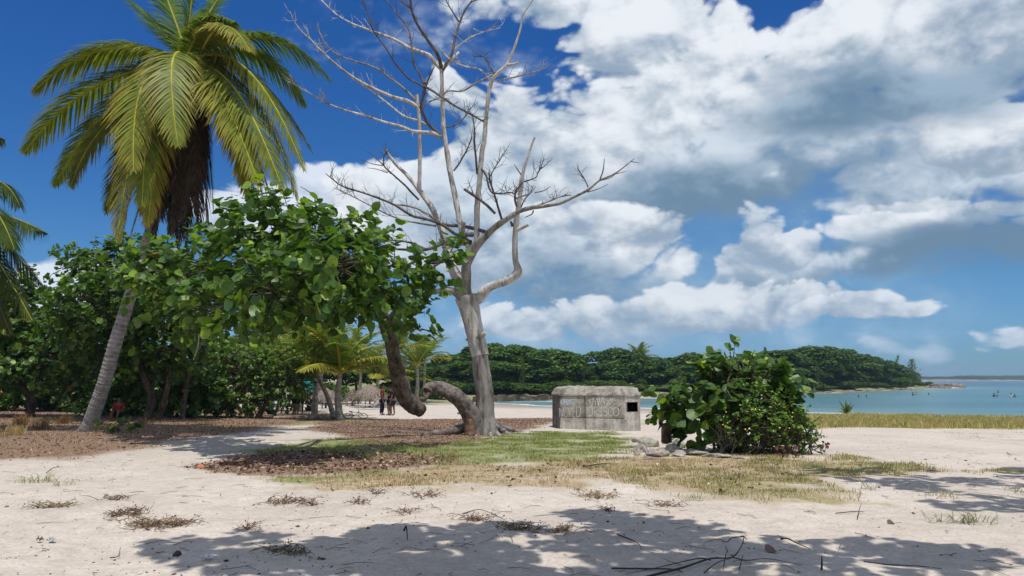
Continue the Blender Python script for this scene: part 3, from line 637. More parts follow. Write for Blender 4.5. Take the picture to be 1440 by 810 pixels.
    for pts, sl, cc in br:
        w, r = lin_y(pts, near(pts[0][0], pts[0][1]), sl); mb = MB()
        r = np.maximum(r, .006) * 1.12
        P = tube(mb, w, r, 7, col=cc, wob=.05, seed=len(placed)); reg(pts, w)
        if len(pts) > 3:                                     # fine twigs
            for k in range(int(2.4 * len(pts))):
                i = trng.randint(int(len(P) * .25), len(P) - 2); p = P[i]; t = unit(P[i + 1] - P[i])
                d = unit(t * .7 + np.array([trng.gauss(0, .6), trng.gauss(0, .6), trng.gauss(.45, .45)])); ln = trng.uniform(.12, .7)
                q = [p, p + d * ln * .5 + np.array([trng.gauss(0, .03), 0, trng.gauss(0, .03)]), p + d * ln + np.array([trng.gauss(0, .06), 0, trng.uniform(0, .1)])]
                tube(mb, q, [.010, .008, .004], 4, col=cc, cap=False, sub=2)
                if ln > .3:
                    d2 = unit(d + np.array([trng.gauss(0, .7), 0, trng.gauss(0, .7)])); tube(mb, [q[1], q[1] + d2 * ln * .45], [.007, .003], 4, col=cc, cap=False, sub=2)
        mb.build('branch', M_DEADWOOD, root, origin=o3)
dead_tree()

# ------------------------------------------------------------------ leafy clouds built from twigs
GREENS = np.array([(.060, .125, .022), (.080, .155, .025), (.048, .105, .022), (.105, .19, .030), (.15, .25, .035)])
def leafcol(n, bright=.1, red=.006, k=1.0):
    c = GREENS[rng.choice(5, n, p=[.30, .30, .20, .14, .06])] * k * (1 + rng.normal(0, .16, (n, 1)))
    m = rng.random(n) < bright; c[m] = np.array([.24, .36, .04]) * (1 + rng.normal(0, .15, (m.sum(), 1)))
    m = rng.random(n) < red; c[m] = np.array([.34, .12, .04]) * (1 + rng.normal(0, .2, (m.sum(), 1)))
    return np.clip(c, .004, .8)
def crown_twigs(mb, tw, lobes, dens, size, outline='round', tl=.55, per=8, up=.35, bright=.1, red=.006, k=1.0, twigs=True, wid=1.05, shell=(.55, 1.02)):
    """lobes: (centre xyz, radii xyz). twigs grow outward through each lobe and carry leaves"""
    V = [4.19 * l[1][0] * l[1][1] * l[1][2] for l in lobes]
    for (c, rad), vol in zip(lobes, V):
        c = np.array(c); rad = np.array(rad); area = 4 * math.pi * ((rad[0] * rad[1])**1.6 / 3 + (rad[0] * rad[2])**1.6 / 3 + (rad[1] * rad[2])**1.6 / 3)**(1 / 1.6)
        n = int(area * dens / per)
        if n < 3: n = 3
        d = rsph(n); lump = 1 + .16 * np.sin(d[:, 0] * 5 + c[0]) * np.cos(d[:, 2] * 6 + c[1]) + rng.normal(0, .07, n)
        s = rng.uniform(shell[0], shell[1], n) ** .6 * lump
        p = c + d * rad * s[:, None]
        g = unit(unit(d / rad) + np.array([0, 0, up]) + rng.normal(0, .38, (n, 3)))
        L = tl * rng.uniform(.6, 1.3, n)
        LP = []; LN = []; LD = []; LS = []
        for j in range(per):
            f = (j + .3) / per; q = p + g * (L * f)[:, None] + np.array([0, 0, -.10]) * (f * f * L)[:, None]
            ang = j * 2.4 + rng.uniform(0, 6.28, n)
            a = unit(np.cross(g, np.array([.2, .1, 1.]))); b_ = np.cross(g, a)
            o = a * np.cos(ang)[:, None] + b_ * np.sin(ang)[:, None]
            D = unit(o + g * .45 + rng.normal(0, .2, (n, 3)))
            Nn = unit(g * .75 + np.array([0, 0, .55]) - o * .25 + rng.normal(0, .42, (n, 3)))
            LP.append(q); LN.append(Nn); LD.append(D); LS.append(size * rng.uniform(.45, 1.25, n))
        LP = np.concatenate(LP); N_ = len(LP)
        leaves(mb, LP, np.concatenate(LN), np.concatenate(LD), np.concatenate(LS), leafcol(N_, bright, red, k), outline, wid=wid)
        if twigs and tw is not None:
            for i in range(0, n, 2):
                tube(tw, [c + (p[i] - c) * .35, p[i], p[i] + g[i] * L[i] * .95], [.022, .012, .005], 4, col=(.10, .085, .06), cap=False, sub=1)
def lobe(px, py, rx, ry, Y, ry_depth=None):
    k = mpp(Y); c = at(px, py, Y); d = ry_depth if ry_depth else max(rx, ry) * k * .7
    return ((c.x, c.y, c.z), (rx * k, d, ry * k))

# ------------------------------------------------------------------ the great sea grape, arched trunk and wide crown
def sea_grape():
    base = gnd(668, 609); root = empty('sea_grape_tree', base); o3 = np.array(base)
    tag(root, 'large sea grape tree with big round green leaves and an arched gnarled trunk', 'tree')
    B1 = (.20, .175, .155); B2 = (.12, .10, .085); Y = DEAD_Y
    mb = MB()
    def tb(mb, pts, col, wob=.09, seed=1, seg=14, rough=0):
        w = np.array([tuple(at(p[0], p[1], p[3])) for p in pts]); r = np.array([p[2] * mpp(p[3]) for p in pts]); tube(mb, w, r, seg, col=col, wob=wob, seed=seed, sub=10 if rough else 4, rough=rough); return w
    # arch rising from the base of the dead tree and dipping to the left
    tb(mb, [(668, 614, 14, Y - .2), (667, 598, 13, Y - .2), (662, 583, 12.5, Y - .25), (653, 569, 12, Y - .3), (641, 558, 11, Y - .35), (626, 549, 9.5, Y - .4), (612, 545, 8.6, Y - .6), (604, 547, 8.2, Y - .8), (601, 551, 7, Y - .9)], B1, .07, 11, 26, .22)
    tb(mb, [(606, 549, 4, Y - .8), (600, 558, 3, Y - 1.1), (592, 562, 3, Y - 1.4), (582, 560, 5, Y - 1.6)], B2, .12, 12, 10, .3)
    # leaning bole ending in a heavy broken stub
    tb(mb, [(594, 578.5, 8, Y - 1.4), (588, 574, 9.4, Y - 1.5), (579, 568, 10.5, Y - 1.6), (571, 560, 11.5, Y - 1.7), (565, 548, 11.4, Y - 1.9), (560, 530, 10.6, Y - 2.2), (555, 505, 9.8, Y - 2.7), (550, 480, 9.4, Y - 3.2), (543, 458, 9.2, Y - 3.6), (537, 444, 9, Y - 3.9)], B2, .05, 13, 26, .20)
    tb(mb, [(574, 560, 8, Y - 1.85), (570, 545, 7, Y - 2.1), (566, 528, 4, Y - 2.35)], B1, .1, 16, 10, .3)
    # low root running left from the base
    tb(mb, [(662, 600, 8, Y - .1), (648, 603, 6, Y - .2), (625, 608, 5, Y - .5), (600, 612, 3.5, Y - .8), (584, 616, 2, Y - 1.1)], B1, .12, 14)
    mb.build('trunk', M_BARK, root, origin=o3)
    mb = MB(); tb(mb, [(660, 590, 4, Y - .52), (661, 600, 6.5, Y - .50), (661, 611, 8, Y - .5)], (.20, .125, .08), .08, 15, 12, .3)
    mb.build('rotten_wood', M_BARK, root, origin=o3)
    LM = [[(541, 450, 9, Y - 3.8), (520, 438, 7, Y - 4.3), (495, 425, 6, Y - 4.9), (465, 412, 5, Y - 5.5), (430, 395, 4.5, 17.2), (395, 380, 3.5, 17.2), (350, 375, 2.6, 18), (300, 380, 2, 19.2), (250, 390, 1.4, 20.4)],
          [(541, 448, 8, Y - 3.8), (530, 425, 6, Y - 4.2), (505, 395, 5, Y - 4.8), (470, 360, 4, Y - 5.2), (430, 325, 3, Y - 5.6), (395, 300, 2, Y - 5.8)],
          [(548, 452, 7, Y - 3.7), (562, 430, 4.5, Y - 3.9), (580, 400, 3.2, Y - 4), (605, 378, 2.4, Y - 3.9), (635, 360, 1.4, Y - 3.6)],
          [(500, 428, 5, Y - 4.8), (450, 440, 4, Y - 5.6), (390, 435, 3.2, 17.2), (320, 430, 2.4, 18.2), (260, 430, 1.6, 20)],
          [(550, 460, 6, Y - 3.5), (575, 455, 3, Y - 3.8), (592, 465, 1.8, Y - 4)]]
    for i, l in enumerate(LM):
        mb = MB(); tb(mb, l, (.15, .13, .11), .06, 20 + i, 9); mb.build('limb', M_BARK, root, origin=o3)
    LB = [lobe(400, 322, 70, 42, 17.0), lobe(385, 292, 26, 20, 17.0), lobe(440, 345, 75, 46, 17.0), lobe(500, 362, 58, 38, 17.4), lobe(350, 345, 60, 42, 17.6), lobe(300, 375, 62, 42, 19.4, 1.1),
          lobe(250, 395, 55, 40, 20.4, 1.0), lobe(215, 385, 38, 28, 21.0, .8), lobe(380, 395, 75, 46, 16.6), lobe(455, 395, 76, 42, 16.2), lobe(330, 425, 60, 40, 18.2, 1.2), lobe(270, 435, 50, 36, 20.0, 1.0), lobe(415, 425, 60, 30, 16.2),
          lobe(520, 395, 50, 36, 17.6), lobe(555, 380, 42, 32, 18.2), lobe(572, 425, 26, 34, 18.6), lobe(588, 462, 15, 24, 18.8), lobe(598, 372, 34, 20, 19), lobe(632, 358, 26, 15, 19.4), lobe(612, 392, 18, 12, 19.2),
          lobe(485, 425, 46, 26, 16.8), lobe(350, 440, 50, 22, 17.4), lobe(195, 400, 26, 22, 21.4), lobe(465, 372, 56, 36, 15.6, 1.4), lobe(395, 412, 56, 28, 15.2, 1.2), lobe(545, 425, 26, 20, 17.4)]
    mb = MB(); tw = MB()
    crown_twigs(mb, tw, LB, 44, .215, per=8, tl=.55, bright=.12, red=.0022, shell=(.5, 1.04), k=.98)
    mb.build('crown', M_LEAF, root, origin=o3); tw.build('twigs', M_TWIG, root, origin=o3)
    # hanging strings of green fruit and bare drying twigs
    for (px, py, Yy) in ((360, 440, 15.9), (372, 446, 15.8), (430, 462, 14.6), (300, 462, 18.6), (520, 460, 16.2)):
        mb = MB(); p = np.array(at(px, py, Yy)); tube(mb, [p, p + [.02, 0, -.12], p + [.03, 0, -.26]], [.012, .03, .012], 6, col=(.12, .20, .05), wob=.3)
        mb.build('fruit_string', M_SMALL, root, origin=o3)
    for pts in ([(345, 395, 1.4, 15.2), (348, 372, 1.1, 15.2), (342, 362, .8, 15.2)], [(482, 314, 1.4, 17.6), (462, 304, 1.1, 17.5), (445, 292, 1, 17.4), (442, 276, .8, 17.4), (432, 268, .7, 17.4), (422, 262, .4, 17.4)],
                [(444, 293, .9, 17.4), (430, 288, .7, 17.4), (413, 288, .4, 17.4)], [(280, 470, 1, 15), (278, 490, .8, 15), (272, 506, .5, 15)], [(470, 340, 1.1, 17), (476, 325, .9, 17), (480, 300, .5, 17)]):
        mb = MB(); tb(mb, pts, (.20, .175, .15), .05, 3, 5); mb.build('bare_twig', M_TWIG, root, origin=o3)
sea_grape()

# ------------------------------------------------------------------ palms
PG = np.array((.095, .17, .025)); PY = np.array((.54, .43, .05)); PB = np.array((.25, .14, .05)); PD = np.array((.085, .060, .042))
def frond(mb, A, B_, Cc, L0=.95, n=75, droop=.55, age=0.0, dead=False, fold=.5, seed=0, wid=.028, spread=1.0, kc=1.0):
    """quadratic curve A-B-C with two ranks of leaflets; age 0 green .. 1 yellow and brown at the tips"""
    q = np.random.default_rng(seed); A, B_, Cc = map(lambda v: np.array(v, float), (A, B_, Cc))
    t = np.linspace(0, 1, 14); P = (1 - t)[:, None]**2 * A + 2 * ((1 - t) * t)[:, None] * B_ + (t**2)[:, None] * Cc
    rc = PD if dead else (PG * .5 + PY * .5) * (1.2 + age)
    tube(mb, P, np.linspace(.042, .010, 14) * (L0 / .9 if L0 > .5 else .35), 5, col=rc, cap=False, sub=1)
    tt = np.linspace(.10, .995, n); tt = np.repeat(tt, 2); side = np.tile([1, -1], n).astype(float)
    P = (1 - tt)[:, None]**2 * A + 2 * ((1 - tt) * tt)[:, None] * B_ + (tt**2)[:, None] * Cc
    T = unit(2 * (1 - tt)[:, None] * (B_ - A) + 2 * tt[:, None] * (Cc - B_))
    up = np.array([0, 0, 1.]); S = np.cross(T, up); bad = np.linalg.norm(S, axis=1) < .25
    hor = np.array([(Cc - A)[0], (Cc - A)[1], 0]); hn = np.cross(unit(hor + 1e-6), up); S = unit(S + hn * .35)
    Nn = unit(np.cross(S, T)); Nn = np.where(Nn[:, 2:] < 0, -Nn, Nn)
    ln = L0 * (np.sin(np.clip(tt * 1.02, 0, 1) * math.pi) ** .55 * .85 + .15) * q.uniform(.85, 1.1, len(tt)) * (1 - .35 * tt)
    ang = .45 + .35 * tt                                        # forward lean grows to the tip
    D = unit(S * side[:, None] * spread * np.cos(ang)[:, None] + T * np.sin(ang)[:, None] + Nn * (fold * .35) + q.normal(0, .06, P.shape))
    sg = np.array([0, .33, .68, 1.0]); wv = np.array([.7, 1, .7, .06]) * wid
    dr = droop * q.uniform(.7, 1.3, len(tt))
    W = unit(np.cross(D, Nn) + T * .3)
    V = []; CC = []
    cg = (PG * (1 + q.normal(0, .18, (len(tt), 1)))) * (1 - age * .5) + PY * age * .5
    a2 = np.clip(age * 1.5 + q.normal(0, .15, len(tt)) - .15, 0, 1)
    for s_, w_ in zip(sg, wv):
        p = P + D * (ln * s_)[:, None] + np.array([0, 0, -1.]) * (dr * ln * s_ ** 2 * .9)[:, None]
        V.append(p - W * w_); V.append(p + W * w_)
        if dead: c = np.tile(PD, (len(tt), 1)) * (1 + q.normal(0, .35, (len(tt), 1)))
        else:
            k = np.clip((s_ - .35) * 1.6, 0, 1) * a2; c = cg * (1 - k[:, None]) + (PY * .6 + PB * .4) * k[:, None]
            k2 = (np.clip(s_ - .75, 0, 1) * 3 * np.clip(a2 - .4, 0, 1))[:, None]; c = c * (1 - k2) + PB * k2
        CC += [c, c]
    m = len(tt); V = np.stack(V, 1).reshape(-1, 3); CC = np.stack(CC, 1).reshape(-1, 3)
    f = np.array([[0, 1, 3, 2], [2, 3, 5, 4], [4, 5, 7, 6]]); F = (f[None] + (np.arange(m) * 8)[:, None, None]).reshape(-1, 4)
    mb.add(V, F, np.clip(CC * kc, .004, .9))
def palm_trunk(mb, pts, rads, col=(.23, .205, .185), rings=.11, seg=14):
    P = np.array(pts, float); n = len(P); L = np.sum(np.linalg.norm(np.diff(P, axis=0), axis=1)); m = max(12, int(L / rings) * 3)
    t = np.linspace(0, n - 1, m); Q = cr(P, t); r = np.interp(t, np.arange(n), rads); k = np.arange(m) % 3
    r = r * np.where(k == 0, 1.045, np.where(k == 1, .985, .955)) * (1 + np.random.default_rng(3).normal(0, .012, m))
    cc = np.where((k == 0)[:, None], np.array(col) * .72, np.array(col)); cc = cc * (1 + np.random.default_rng(4).normal(0, .10, (m, 1)))
    tube(mb, Q, r, seg, col=np.repeat(cc, seg, 0), wob=0, cap=False, sub=1)
M_PTRUNK = col_mat('palm_trunk', .9, 7, .35, .8, .025, .12)
def tall_palm():
    g = gnd(122, 607); Y0 = g.y; root = empty('coconut_palm', g); o3 = np.array(g)
    tag(root, 'tall leaning coconut palm with yellowing fronds and a ringed grey trunk', 'palm')
    Yt = Y0 - 1.2; hx, hy = 268, 100
    def yy(py): return Y0 + (Yt - Y0) * np.clip((607 - py) / 500, 0, 1.1)
    mb = MB(); pts = [(120, 612, 17), (126, 598, 13.5), (134, 575, 12), (146, 540, 11.5), (163, 480, 11), (185, 410, 10.5), (203, 355, 10), (222, 290, 10), (243, 210, 9.5), (258, 150, 10), (268, 105, 11)]
    palm_trunk(mb, [tuple(at(a, b_, yy(b_))) for a, b_, r in pts], [r * (.80 if b_ < 590 else .74) * mpp(yy(b_)) for a, b_, r in pts], col=(.30, .28, .26)); mb.build('trunk', M_PTRUNK, root, origin=o3)
    H = np.array(at(hx, hy - 8, Yt)); up = np.array([0, 0, 1.])
    # fronds: control px, tip px, depth offset of control and tip, age, leaflet length
    FR = [((150, 25), (46, 130), -.6, -1.0, .22, 1.15), ((120, 90), (34, 215), .4, .6, .20, 1.1), ((150, 125), (76, 262), 1.2, 1.8, .12, .9),
          ((225, 30), (250, 205), -2.2, -2.6, .34, 1.0), ((180, 50), (188, 240), -1.8, -2.4, .42, 1.05), ((195, 110), (165, 335), -.8, -1.6, .62, .95), ((205, 100), (200, 290), -1.3, -2.0, .30, .95),
          ((225, 35), (178, -2), .5, .8, .0, 1.0), ((245, 20), (215, -50), 1, 1.5, 0, 1.0), ((268, 10), (280, -90), .2, -.2, 0, .95), ((290, 10), (345, -50), .8, 1.6, 0, 1.0), ((240, 40), (195, 20), 1.5, 2.5, 0, .9),
          ((310, -5), (352, 72), -1.6, -2.2, .45, .8), ((375, 5), (465, 112), .2, .4, .0, 1.05), ((360, 25), (430, 150), 1.2, 2.0, 0, 1.0), ((350, 35), (428, 240), -.6, -1.2, .30, 1.05),
          ((330, 70), (400, 275), -1.4, -2.2, .30, 1.1), ((305, 90), (365, 262), -1.9, -2.6, .42, 1.0), ((350, 60), (440, 215), .8, 1.2, .30, .9), ((330, 110), (385, 292), .6, .9, .45, .95),
          ((200, 130), (150, 300), .6, .9, .1, .9), ((215, 150), (205, 320), .0, -.3, .5, .9), ((260, 20), (330, -10), 1.8, 3.0, 0, .9), ((190, 40), (110, 90), 1.8, 2.6, .05, .9),
          ((235, 160), (180, 345), -.4, -.8, .6, .8), ((285, 10), (330, 30), -.8, -1.2, .10, .85), ((370, 90), (418, 282), -.2, -.3, .35, 1.0), ((320, 130), (352, 285), -1.2, -1.8, .7, .85), ((130, 150), (100, 262), 0, .1, .35, .85), ((205, 130), (170, 342), -.5, -1.0, .85, .85), ((225, 140), (208, 318), -1.0, -1.5, .7, .85), ((215, 110), (150, 290), -.4, -.9, .5, .9)]
    for i, (c_, t_, dc, dt_, age, L) in enumerate(FR):
        mb = MB(); a = H + np.array([rng.normal(0, .12), rng.normal(0, .12), rng.normal(0, .1)])
        frond(mb, a, at(c_[0], c_[1], Yt + dc), at(t_[0], t_[1], Yt + dt_), L * 1.28, 115, (.3 if 7 <= i <= 11 else .62), age, seed=i + 3, wid=.031)
        mb.build('frond', M_PALM, root, origin=o3)
    DF = [(205, 325, -.6), (198, 300, .1), (218, 345, .2), (228, 310, -.9), (240, 330, -.8), (210, 280, -.3), (215, 330, -.5), (235, 345, -.3), (250, 350, .2), (262, 345, .4), (280, 348, -.2), (292, 330, .1), (300, 300, .5), (225, 290, .5), (255, 310, -.7), (275, 300, -.6), (375, 315, .8), (200, 300, .6), (245, 270, -.5), (285, 270, .3)]
    for i, (x, y, d) in enumerate(DF):
        mb = MB(); c_ = at(hx + (x - hx) * .75, 120, Yt + d); frond(mb, H - up * .3, c_, at(x, y, Yt + d * .8), .85, 80, 1.1, 0, True, seed=i + 50, wid=.032, spread=.75); o = mb.build('dead_frond', M_PALM, root, origin=o3)
    # husk, flower stalks and young coconuts at the heart
    mb = MB()
    for i in range(16):
        d = unit(rng.normal(size=3) + np.array([0, -.5, .3])); q = H + np.array([0, -.05, -.25]); tube(mb, [q, q + d * .35, q + d * .55 + np.array([0, 0, -.25])], [.03, .015, .008], 4, col=(.30, .10, .03), cap=False)
    mb.build('flower_stalk', M_TWIG, root, origin=o3)
    for i in range(7):
        mb = MB(); d = unit(rng.normal(size=3) * np.array([1, .6, .3]) + np.array([.2, -1, -.2])); c_ = H + d * .42 + np.array([0, 0, -.45])
        tube(mb, [c_ + up * .11, c_ + up * .06, c_, c_ - up * .08, c_ - up * .12], [.02, .085, .10, .07, .01], 8, col=(.20, .13, .03)); mb.build('coconut', M_PAINT, root, origin=o3)
tall_palm()
def far_left_palm():
    g = Vector((-17.2, 24.5, 0)); g.z = hz(g.x, g.y); root = empty('coconut_palm', g); o3 = np.array(g)
    tag(root, 'dark green coconut palm cut off by the left edge of the picture', 'palm')
    Y = 24.5; H = np.array(at(-55, 300, Y)); mb = MB(); palm_trunk(mb, [tuple(g), tuple(g + Vector((.3, 0, 3))), tuple(H)], [.22, .16, .14]); mb.build('trunk', M_PTRUNK, root, origin=o3)
    FR = [((-5, 215), (28, 290), 0, 0, .05), ((0, 290), (66, 328), -.5, -.8, .05), ((-10, 310), (62, 405), .3, .4, .05), ((-20, 330), (45, 450), -.6, -1, .15), ((-60, 180), (5, 195), .5, 1, .05),
          ((-100, 200), (-190, 300), 0, 0, .1), ((-100, 300), (-180, 420), 0, 0, .2), ((-50, 180), (-90, 200), 1, 2, 0), ((-30, 360), (15, 470), .4, .2, .3), ((-15, 250), (20, 350), -1.5, -2, .05), ((-60, 340), (-40, 450), -1, -1.4, .2)]
    for i, (c_, t_, dc, dt_, age) in enumerate(FR):
        mb = MB(); frond(mb, H, at(c_[0], c_[1], Y + dc), at(t_[0], t_[1], Y + dt_), 1.1, 100, .9, age, seed=i + 90, wid=.027, kc=.55); mb.build('frond', M_PALM, root, origin=o3)
far_left_palm()
# ------------------------------------------------------------------ trees and bushes on the left
def leafy_tree(name, label, cat, base, trunks, lobes, dens, size, per=7, tl=.5, outline='oval', bright=.06, k=1.0, group=None, red=.001, matr=None, barkc=(.11, .09, .07), shell=(.45, 1.02), wid=1.0):
    root = empty(name, base); tag(root, label, cat, group); o3 = np.array(base)
    for i, (pts, rr) in enumerate(trunks):
        mb = MB(); tube(mb, pts, rr, 9, col=barkc, wob=.10, seed=i + int(base.x * 7) % 50 + 60); mb.build('trunk', M_BARK, root, origin=o3)
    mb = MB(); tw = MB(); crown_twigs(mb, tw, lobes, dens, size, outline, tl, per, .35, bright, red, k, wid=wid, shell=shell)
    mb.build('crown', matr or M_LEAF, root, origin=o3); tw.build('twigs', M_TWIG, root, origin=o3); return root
def P3(px, py, Y): return tuple(at(px, py, Y))
g = gnd(42, 586); leafy_tree('sea_grape_tree', 'round-leaved sea grape tree at the left edge with a dark leaning trunk', 'tree', g,
    [([tuple(g), P3(46, 560, g.y), P3(60, 520, g.y), P3(70, 470, g.y)], [.22, .18, .14, .07]), ([P3(46, 565, g.y), P3(25, 535, g.y - .5), P3(0, 500, g.y - 1), P3(-30, 470, g.y - 1)], [.15, .12, .08, .05])],
    [lobe(10, 470, 85, 50, g.y), lobe(55, 440, 45, 25, g.y), lobe(-60, 440, 90, 60, g.y), lobe(60, 505, 60, 38, g.y - .5), lobe(-20, 515, 70, 35, g.y - .8), lobe(5, 405, 55, 26, g.y), lobe(60, 475, 50, 30, g.y)], 36, .25, matr=M_LEAF, bright=.06)
g = gnd(205, 590); leafy_tree('sea_grape_tree', 'dense sea grape tree behind the palm trunk with raised leafy shoots', 'tree', g,
    [([tuple(g), P3(215, 560, g.y), P3(200, 520, g.y), P3(190, 450, g.y)], [.2, .17, .14, .08]), ([P3(222, 592, g.y), P3(232, 560, g.y), P3(240, 520, g.y), P3(250, 460, g.y)], [.14, .12, .1, .05]),
     ([P3(255, 592, g.y + .5), P3(260, 560, g.y + .5), P3(265, 520, g.y + .5)], [.12, .1, .07])],
    [lobe(165, 440, 80, 45, g.y), lobe(125, 400, 50, 26, g.y), lobe(160, 370, 62, 26, g.y), lobe(115, 358, 34, 14, g.y), lobe(200, 350, 34, 14, g.y + 1), lobe(230, 420, 80, 55, g.y + 1), lobe(130, 475, 60, 36, g.y - .5), lobe(190, 490, 75, 36, g.y),
     lobe(260, 485, 60, 38, g.y + .3), lobe(150, 430, 70, 40, g.y - 2), lobe(230, 400, 70, 40, g.y - 2), lobe(110, 440, 50, 30, g.y - 2), lobe(150, 528, 55, 26, g.y + 2.5), lobe(225, 540, 62, 28, g.y + 2.8), lobe(280, 540, 40, 28, g.y + 3), lobe(150, 560, 50, 20, g.y + 3), lobe(205, 562, 50, 18, g.y + 3.2), lobe(265, 562, 50, 18, g.y + 3)], 34, .25, bright=.07)
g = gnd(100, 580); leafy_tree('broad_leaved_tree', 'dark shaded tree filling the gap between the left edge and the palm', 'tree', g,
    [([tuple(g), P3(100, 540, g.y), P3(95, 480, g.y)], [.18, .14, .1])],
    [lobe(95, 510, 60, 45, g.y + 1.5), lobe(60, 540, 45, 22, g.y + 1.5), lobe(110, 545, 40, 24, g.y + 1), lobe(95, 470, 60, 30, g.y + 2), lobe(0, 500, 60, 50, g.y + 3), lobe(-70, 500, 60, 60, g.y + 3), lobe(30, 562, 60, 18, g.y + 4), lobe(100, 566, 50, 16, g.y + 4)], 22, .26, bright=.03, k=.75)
g = gnd(350, 588); leafy_tree('round_bush', 'rounded glossy bush with small bright green leaves below the big sea grape', 'bush', g,
    [([tuple(g), P3(345, 570, g.y), P3(340, 545, g.y)], [.16, .12, .07]), ([P3(362, 588, g.y), P3(372, 570, g.y), P3(385, 545, g.y)], [.14, .1, .06]), ([P3(330, 588, g.y), P3(320, 570, g.y), P3(305, 550, g.y)], [.1, .08, .05])],
    [lobe(350, 530, 62, 42, g.y), lobe(395, 535, 45, 38, g.y + .3), lobe(300, 530, 48, 38, g.y + .3), lobe(345, 505, 55, 24, g.y + .3), lobe(420, 548, 22, 22, g.y + .5), lobe(270, 545, 30, 26, g.y + .5), lobe(385, 505, 40, 20, g.y + .5), lobe(340, 565, 60, 18, g.y + .6), lobe(300, 568, 40, 16, g.y + .8)], 60, .13, per=9, tl=.32, bright=.14, matr=M_SMALL, k=1.15)
# seedling at the foot of the palm
g = gnd(165, 608); leafy_tree('sea_grape_seedling', 'low sea grape seedling with broad leaves at the foot of the tall palm', 'plant', g,
    [([tuple(g), P3(167, 600, g.y), P3(172, 592, g.y)], [.02, .018, .01])], [lobe(165, 600, 22, 8, g.y), lobe(185, 598, 10, 10, g.y)], 22, .20, per=4, tl=.2, outline='round', bright=.05)

# ------------------------------------------------------------------ wood across the water: individual trees
def crown_mesh(mb, lobes, n, size, k=.92, tilt=.5, hue=0, outline='quad'):
    A = np.array([l[1][0] * l[1][2] + l[1][1] * l[1][0] for l in lobes]); A /= A.sum()
    for (c, rad), a in zip(lobes, A):
        m = int(n * a); d = rsph(m); d[:, 2] = np.where(d[:, 2] < -.45, -d[:, 2], d[:, 2]); c = np.array(c); rad = np.array(rad)
        bl = 1 + .10 * np.sin(d[:, 0] * 9 + c[2]) * np.sin(d[:, 2] * 8 + c[0]) * np.cos(d[:, 1] * 8)
        s = rng.uniform(.72, 1.0, m) ** .5 * bl
        P = c + d * rad * s[:, None]; Nn = unit(d * .8 + np.array([0, 0, .7]) + rng.normal(0, .38, (m, 3))); D = rsph(m) + d * .5 - np.array([0, 0, .2])
        col = GREENS[rng.choice(5, m, p=[.3, .3, .22, .14, .04])] * k * (1 + rng.normal(0, .14, (m, 1))) * np.array([1 + hue, 1, 1 - hue])
        leaves(mb, P, Nn, D, size * rng.uniform(.6, 1.25, m), np.clip(col, .004, .5), outline, wid=.95)
def proto(kind):
    """a unit-sized tree: 1 m tall, later scaled"""
    root = empty('broad_tree', (0, 0, 0)); mb = MB(); q = rng
    if kind == 'bare':
        tk = MB(); tube(tk, [(0, 0, -.02), (.03, 0, .3), (-.02, 0, .6), (.04, 0, .95)], [.02, .015, .01, .003], 5, col=(.16, .14, .12))
        for i in range(26):
            z = q.uniform(.2, .9); d = unit(np.array([q.normal(), q.normal(), q.uniform(.3, 1.2)])); L = (1.05 - z) * q.uniform(.3, .6); tube(tk, [(0, 0, z), tuple(np.array([0, 0, z]) + d * L)], [.008, .003], 4, col=(.16, .14, .12), cap=False)
        tk.build('trunk', M_BARK, root)
        P = np.stack([q.normal(0, .2, 700), q.normal(0, .2, 700), q.uniform(.2, 1, 700)], -1); P[:, :2] *= (1.15 - P[:, 2:]); leaves(mb, P, rsph(700), rsph(700), .035 * np.ones(700), leafcol(700, .02, 0, .9) * np.array([1.3, 1, 1.6]), 'quad')
        mb.build('crown', M_FAR, root); return root
    tk = MB(); tube(tk, [(0, 0, -.03), (.02, .01, .2), (-.01, 0, .45)], [.035, .025, .018], 6, col=(.13, .11, .09)); tk.build('trunk', M_BARK, root)
    L = []
    if kind == 'round':
        for i in range(13):
            a = q.uniform(0, 6.28); r = q.uniform(.1, .36); z = q.uniform(.32, .80); L.append(((r * math.cos(a), r * math.sin(a), z), (q.uniform(.16, .26), q.uniform(.16, .26), q.uniform(.12, .19))))
        L.append(((0, 0, .72), (.30, .30, .26)))
    elif kind == 'flat':                                          # tiers like an almond tree
        for z, w in ((.32, .42), (.50, .46), (.68, .40), (.84, .28)):
            for i in range(6):
                a = q.uniform(0, 6.28); r = w * q.uniform(.2, .9); L.append(((r * math.cos(a), r * math.sin(a), z + q.normal(0, .025)), (q.uniform(.15, .26), q.uniform(.15, .26), .055)))
        L.append(((0, 0, .9), (.14, .14, .07)))
    elif kind == 'tall':
        for i in range(14):
            a = q.uniform(0, 6.28); z = q.uniform(.22, .88); r = .22 * (1.1 - z * .7) * q.uniform(.4, 1.1); L.append(((r * math.cos(a), r * math.sin(a), z), (q.uniform(.12, .2), q.uniform(.12, .2), q.uniform(.10, .15))))
    elif kind == 'shrub':
        for i in range(11):
            a = q.uniform(0, 6.28); r = q.uniform(.1, .75); L.append(((r * math.cos(a), r * math.sin(a) * .7, q.uniform(.2, .62)), (q.uniform(.28, .45), q.uniform(.25, .4), q.uniform(.22, .38))))
    crown_mesh(mb, L, {'round': 6500, 'flat': 5200, 'tall': 5200, 'shrub': 4200}[kind], {'shrub': .085}.get(kind, .052))
    mb.build('crown', M_FAR, root); return root
def copy_tree(o):
    c = o.copy(); C.objects.link(c)
    for ch in o.children:
        d = ch.copy(); C.objects.link(d); d.parent = c
    return c
for k_ in ('round', 'round', 'flat', 'tall', 'tall', 'shrub', 'shrub', 'bare'): pass
PROT = {'round': [proto('round'), proto('round')], 'flat': [proto('flat')], 'tall': [proto('tall'), proto('tall')], 'shrub': [proto('shrub'), proto('shrub')], 'bare': [proto('bare')]}
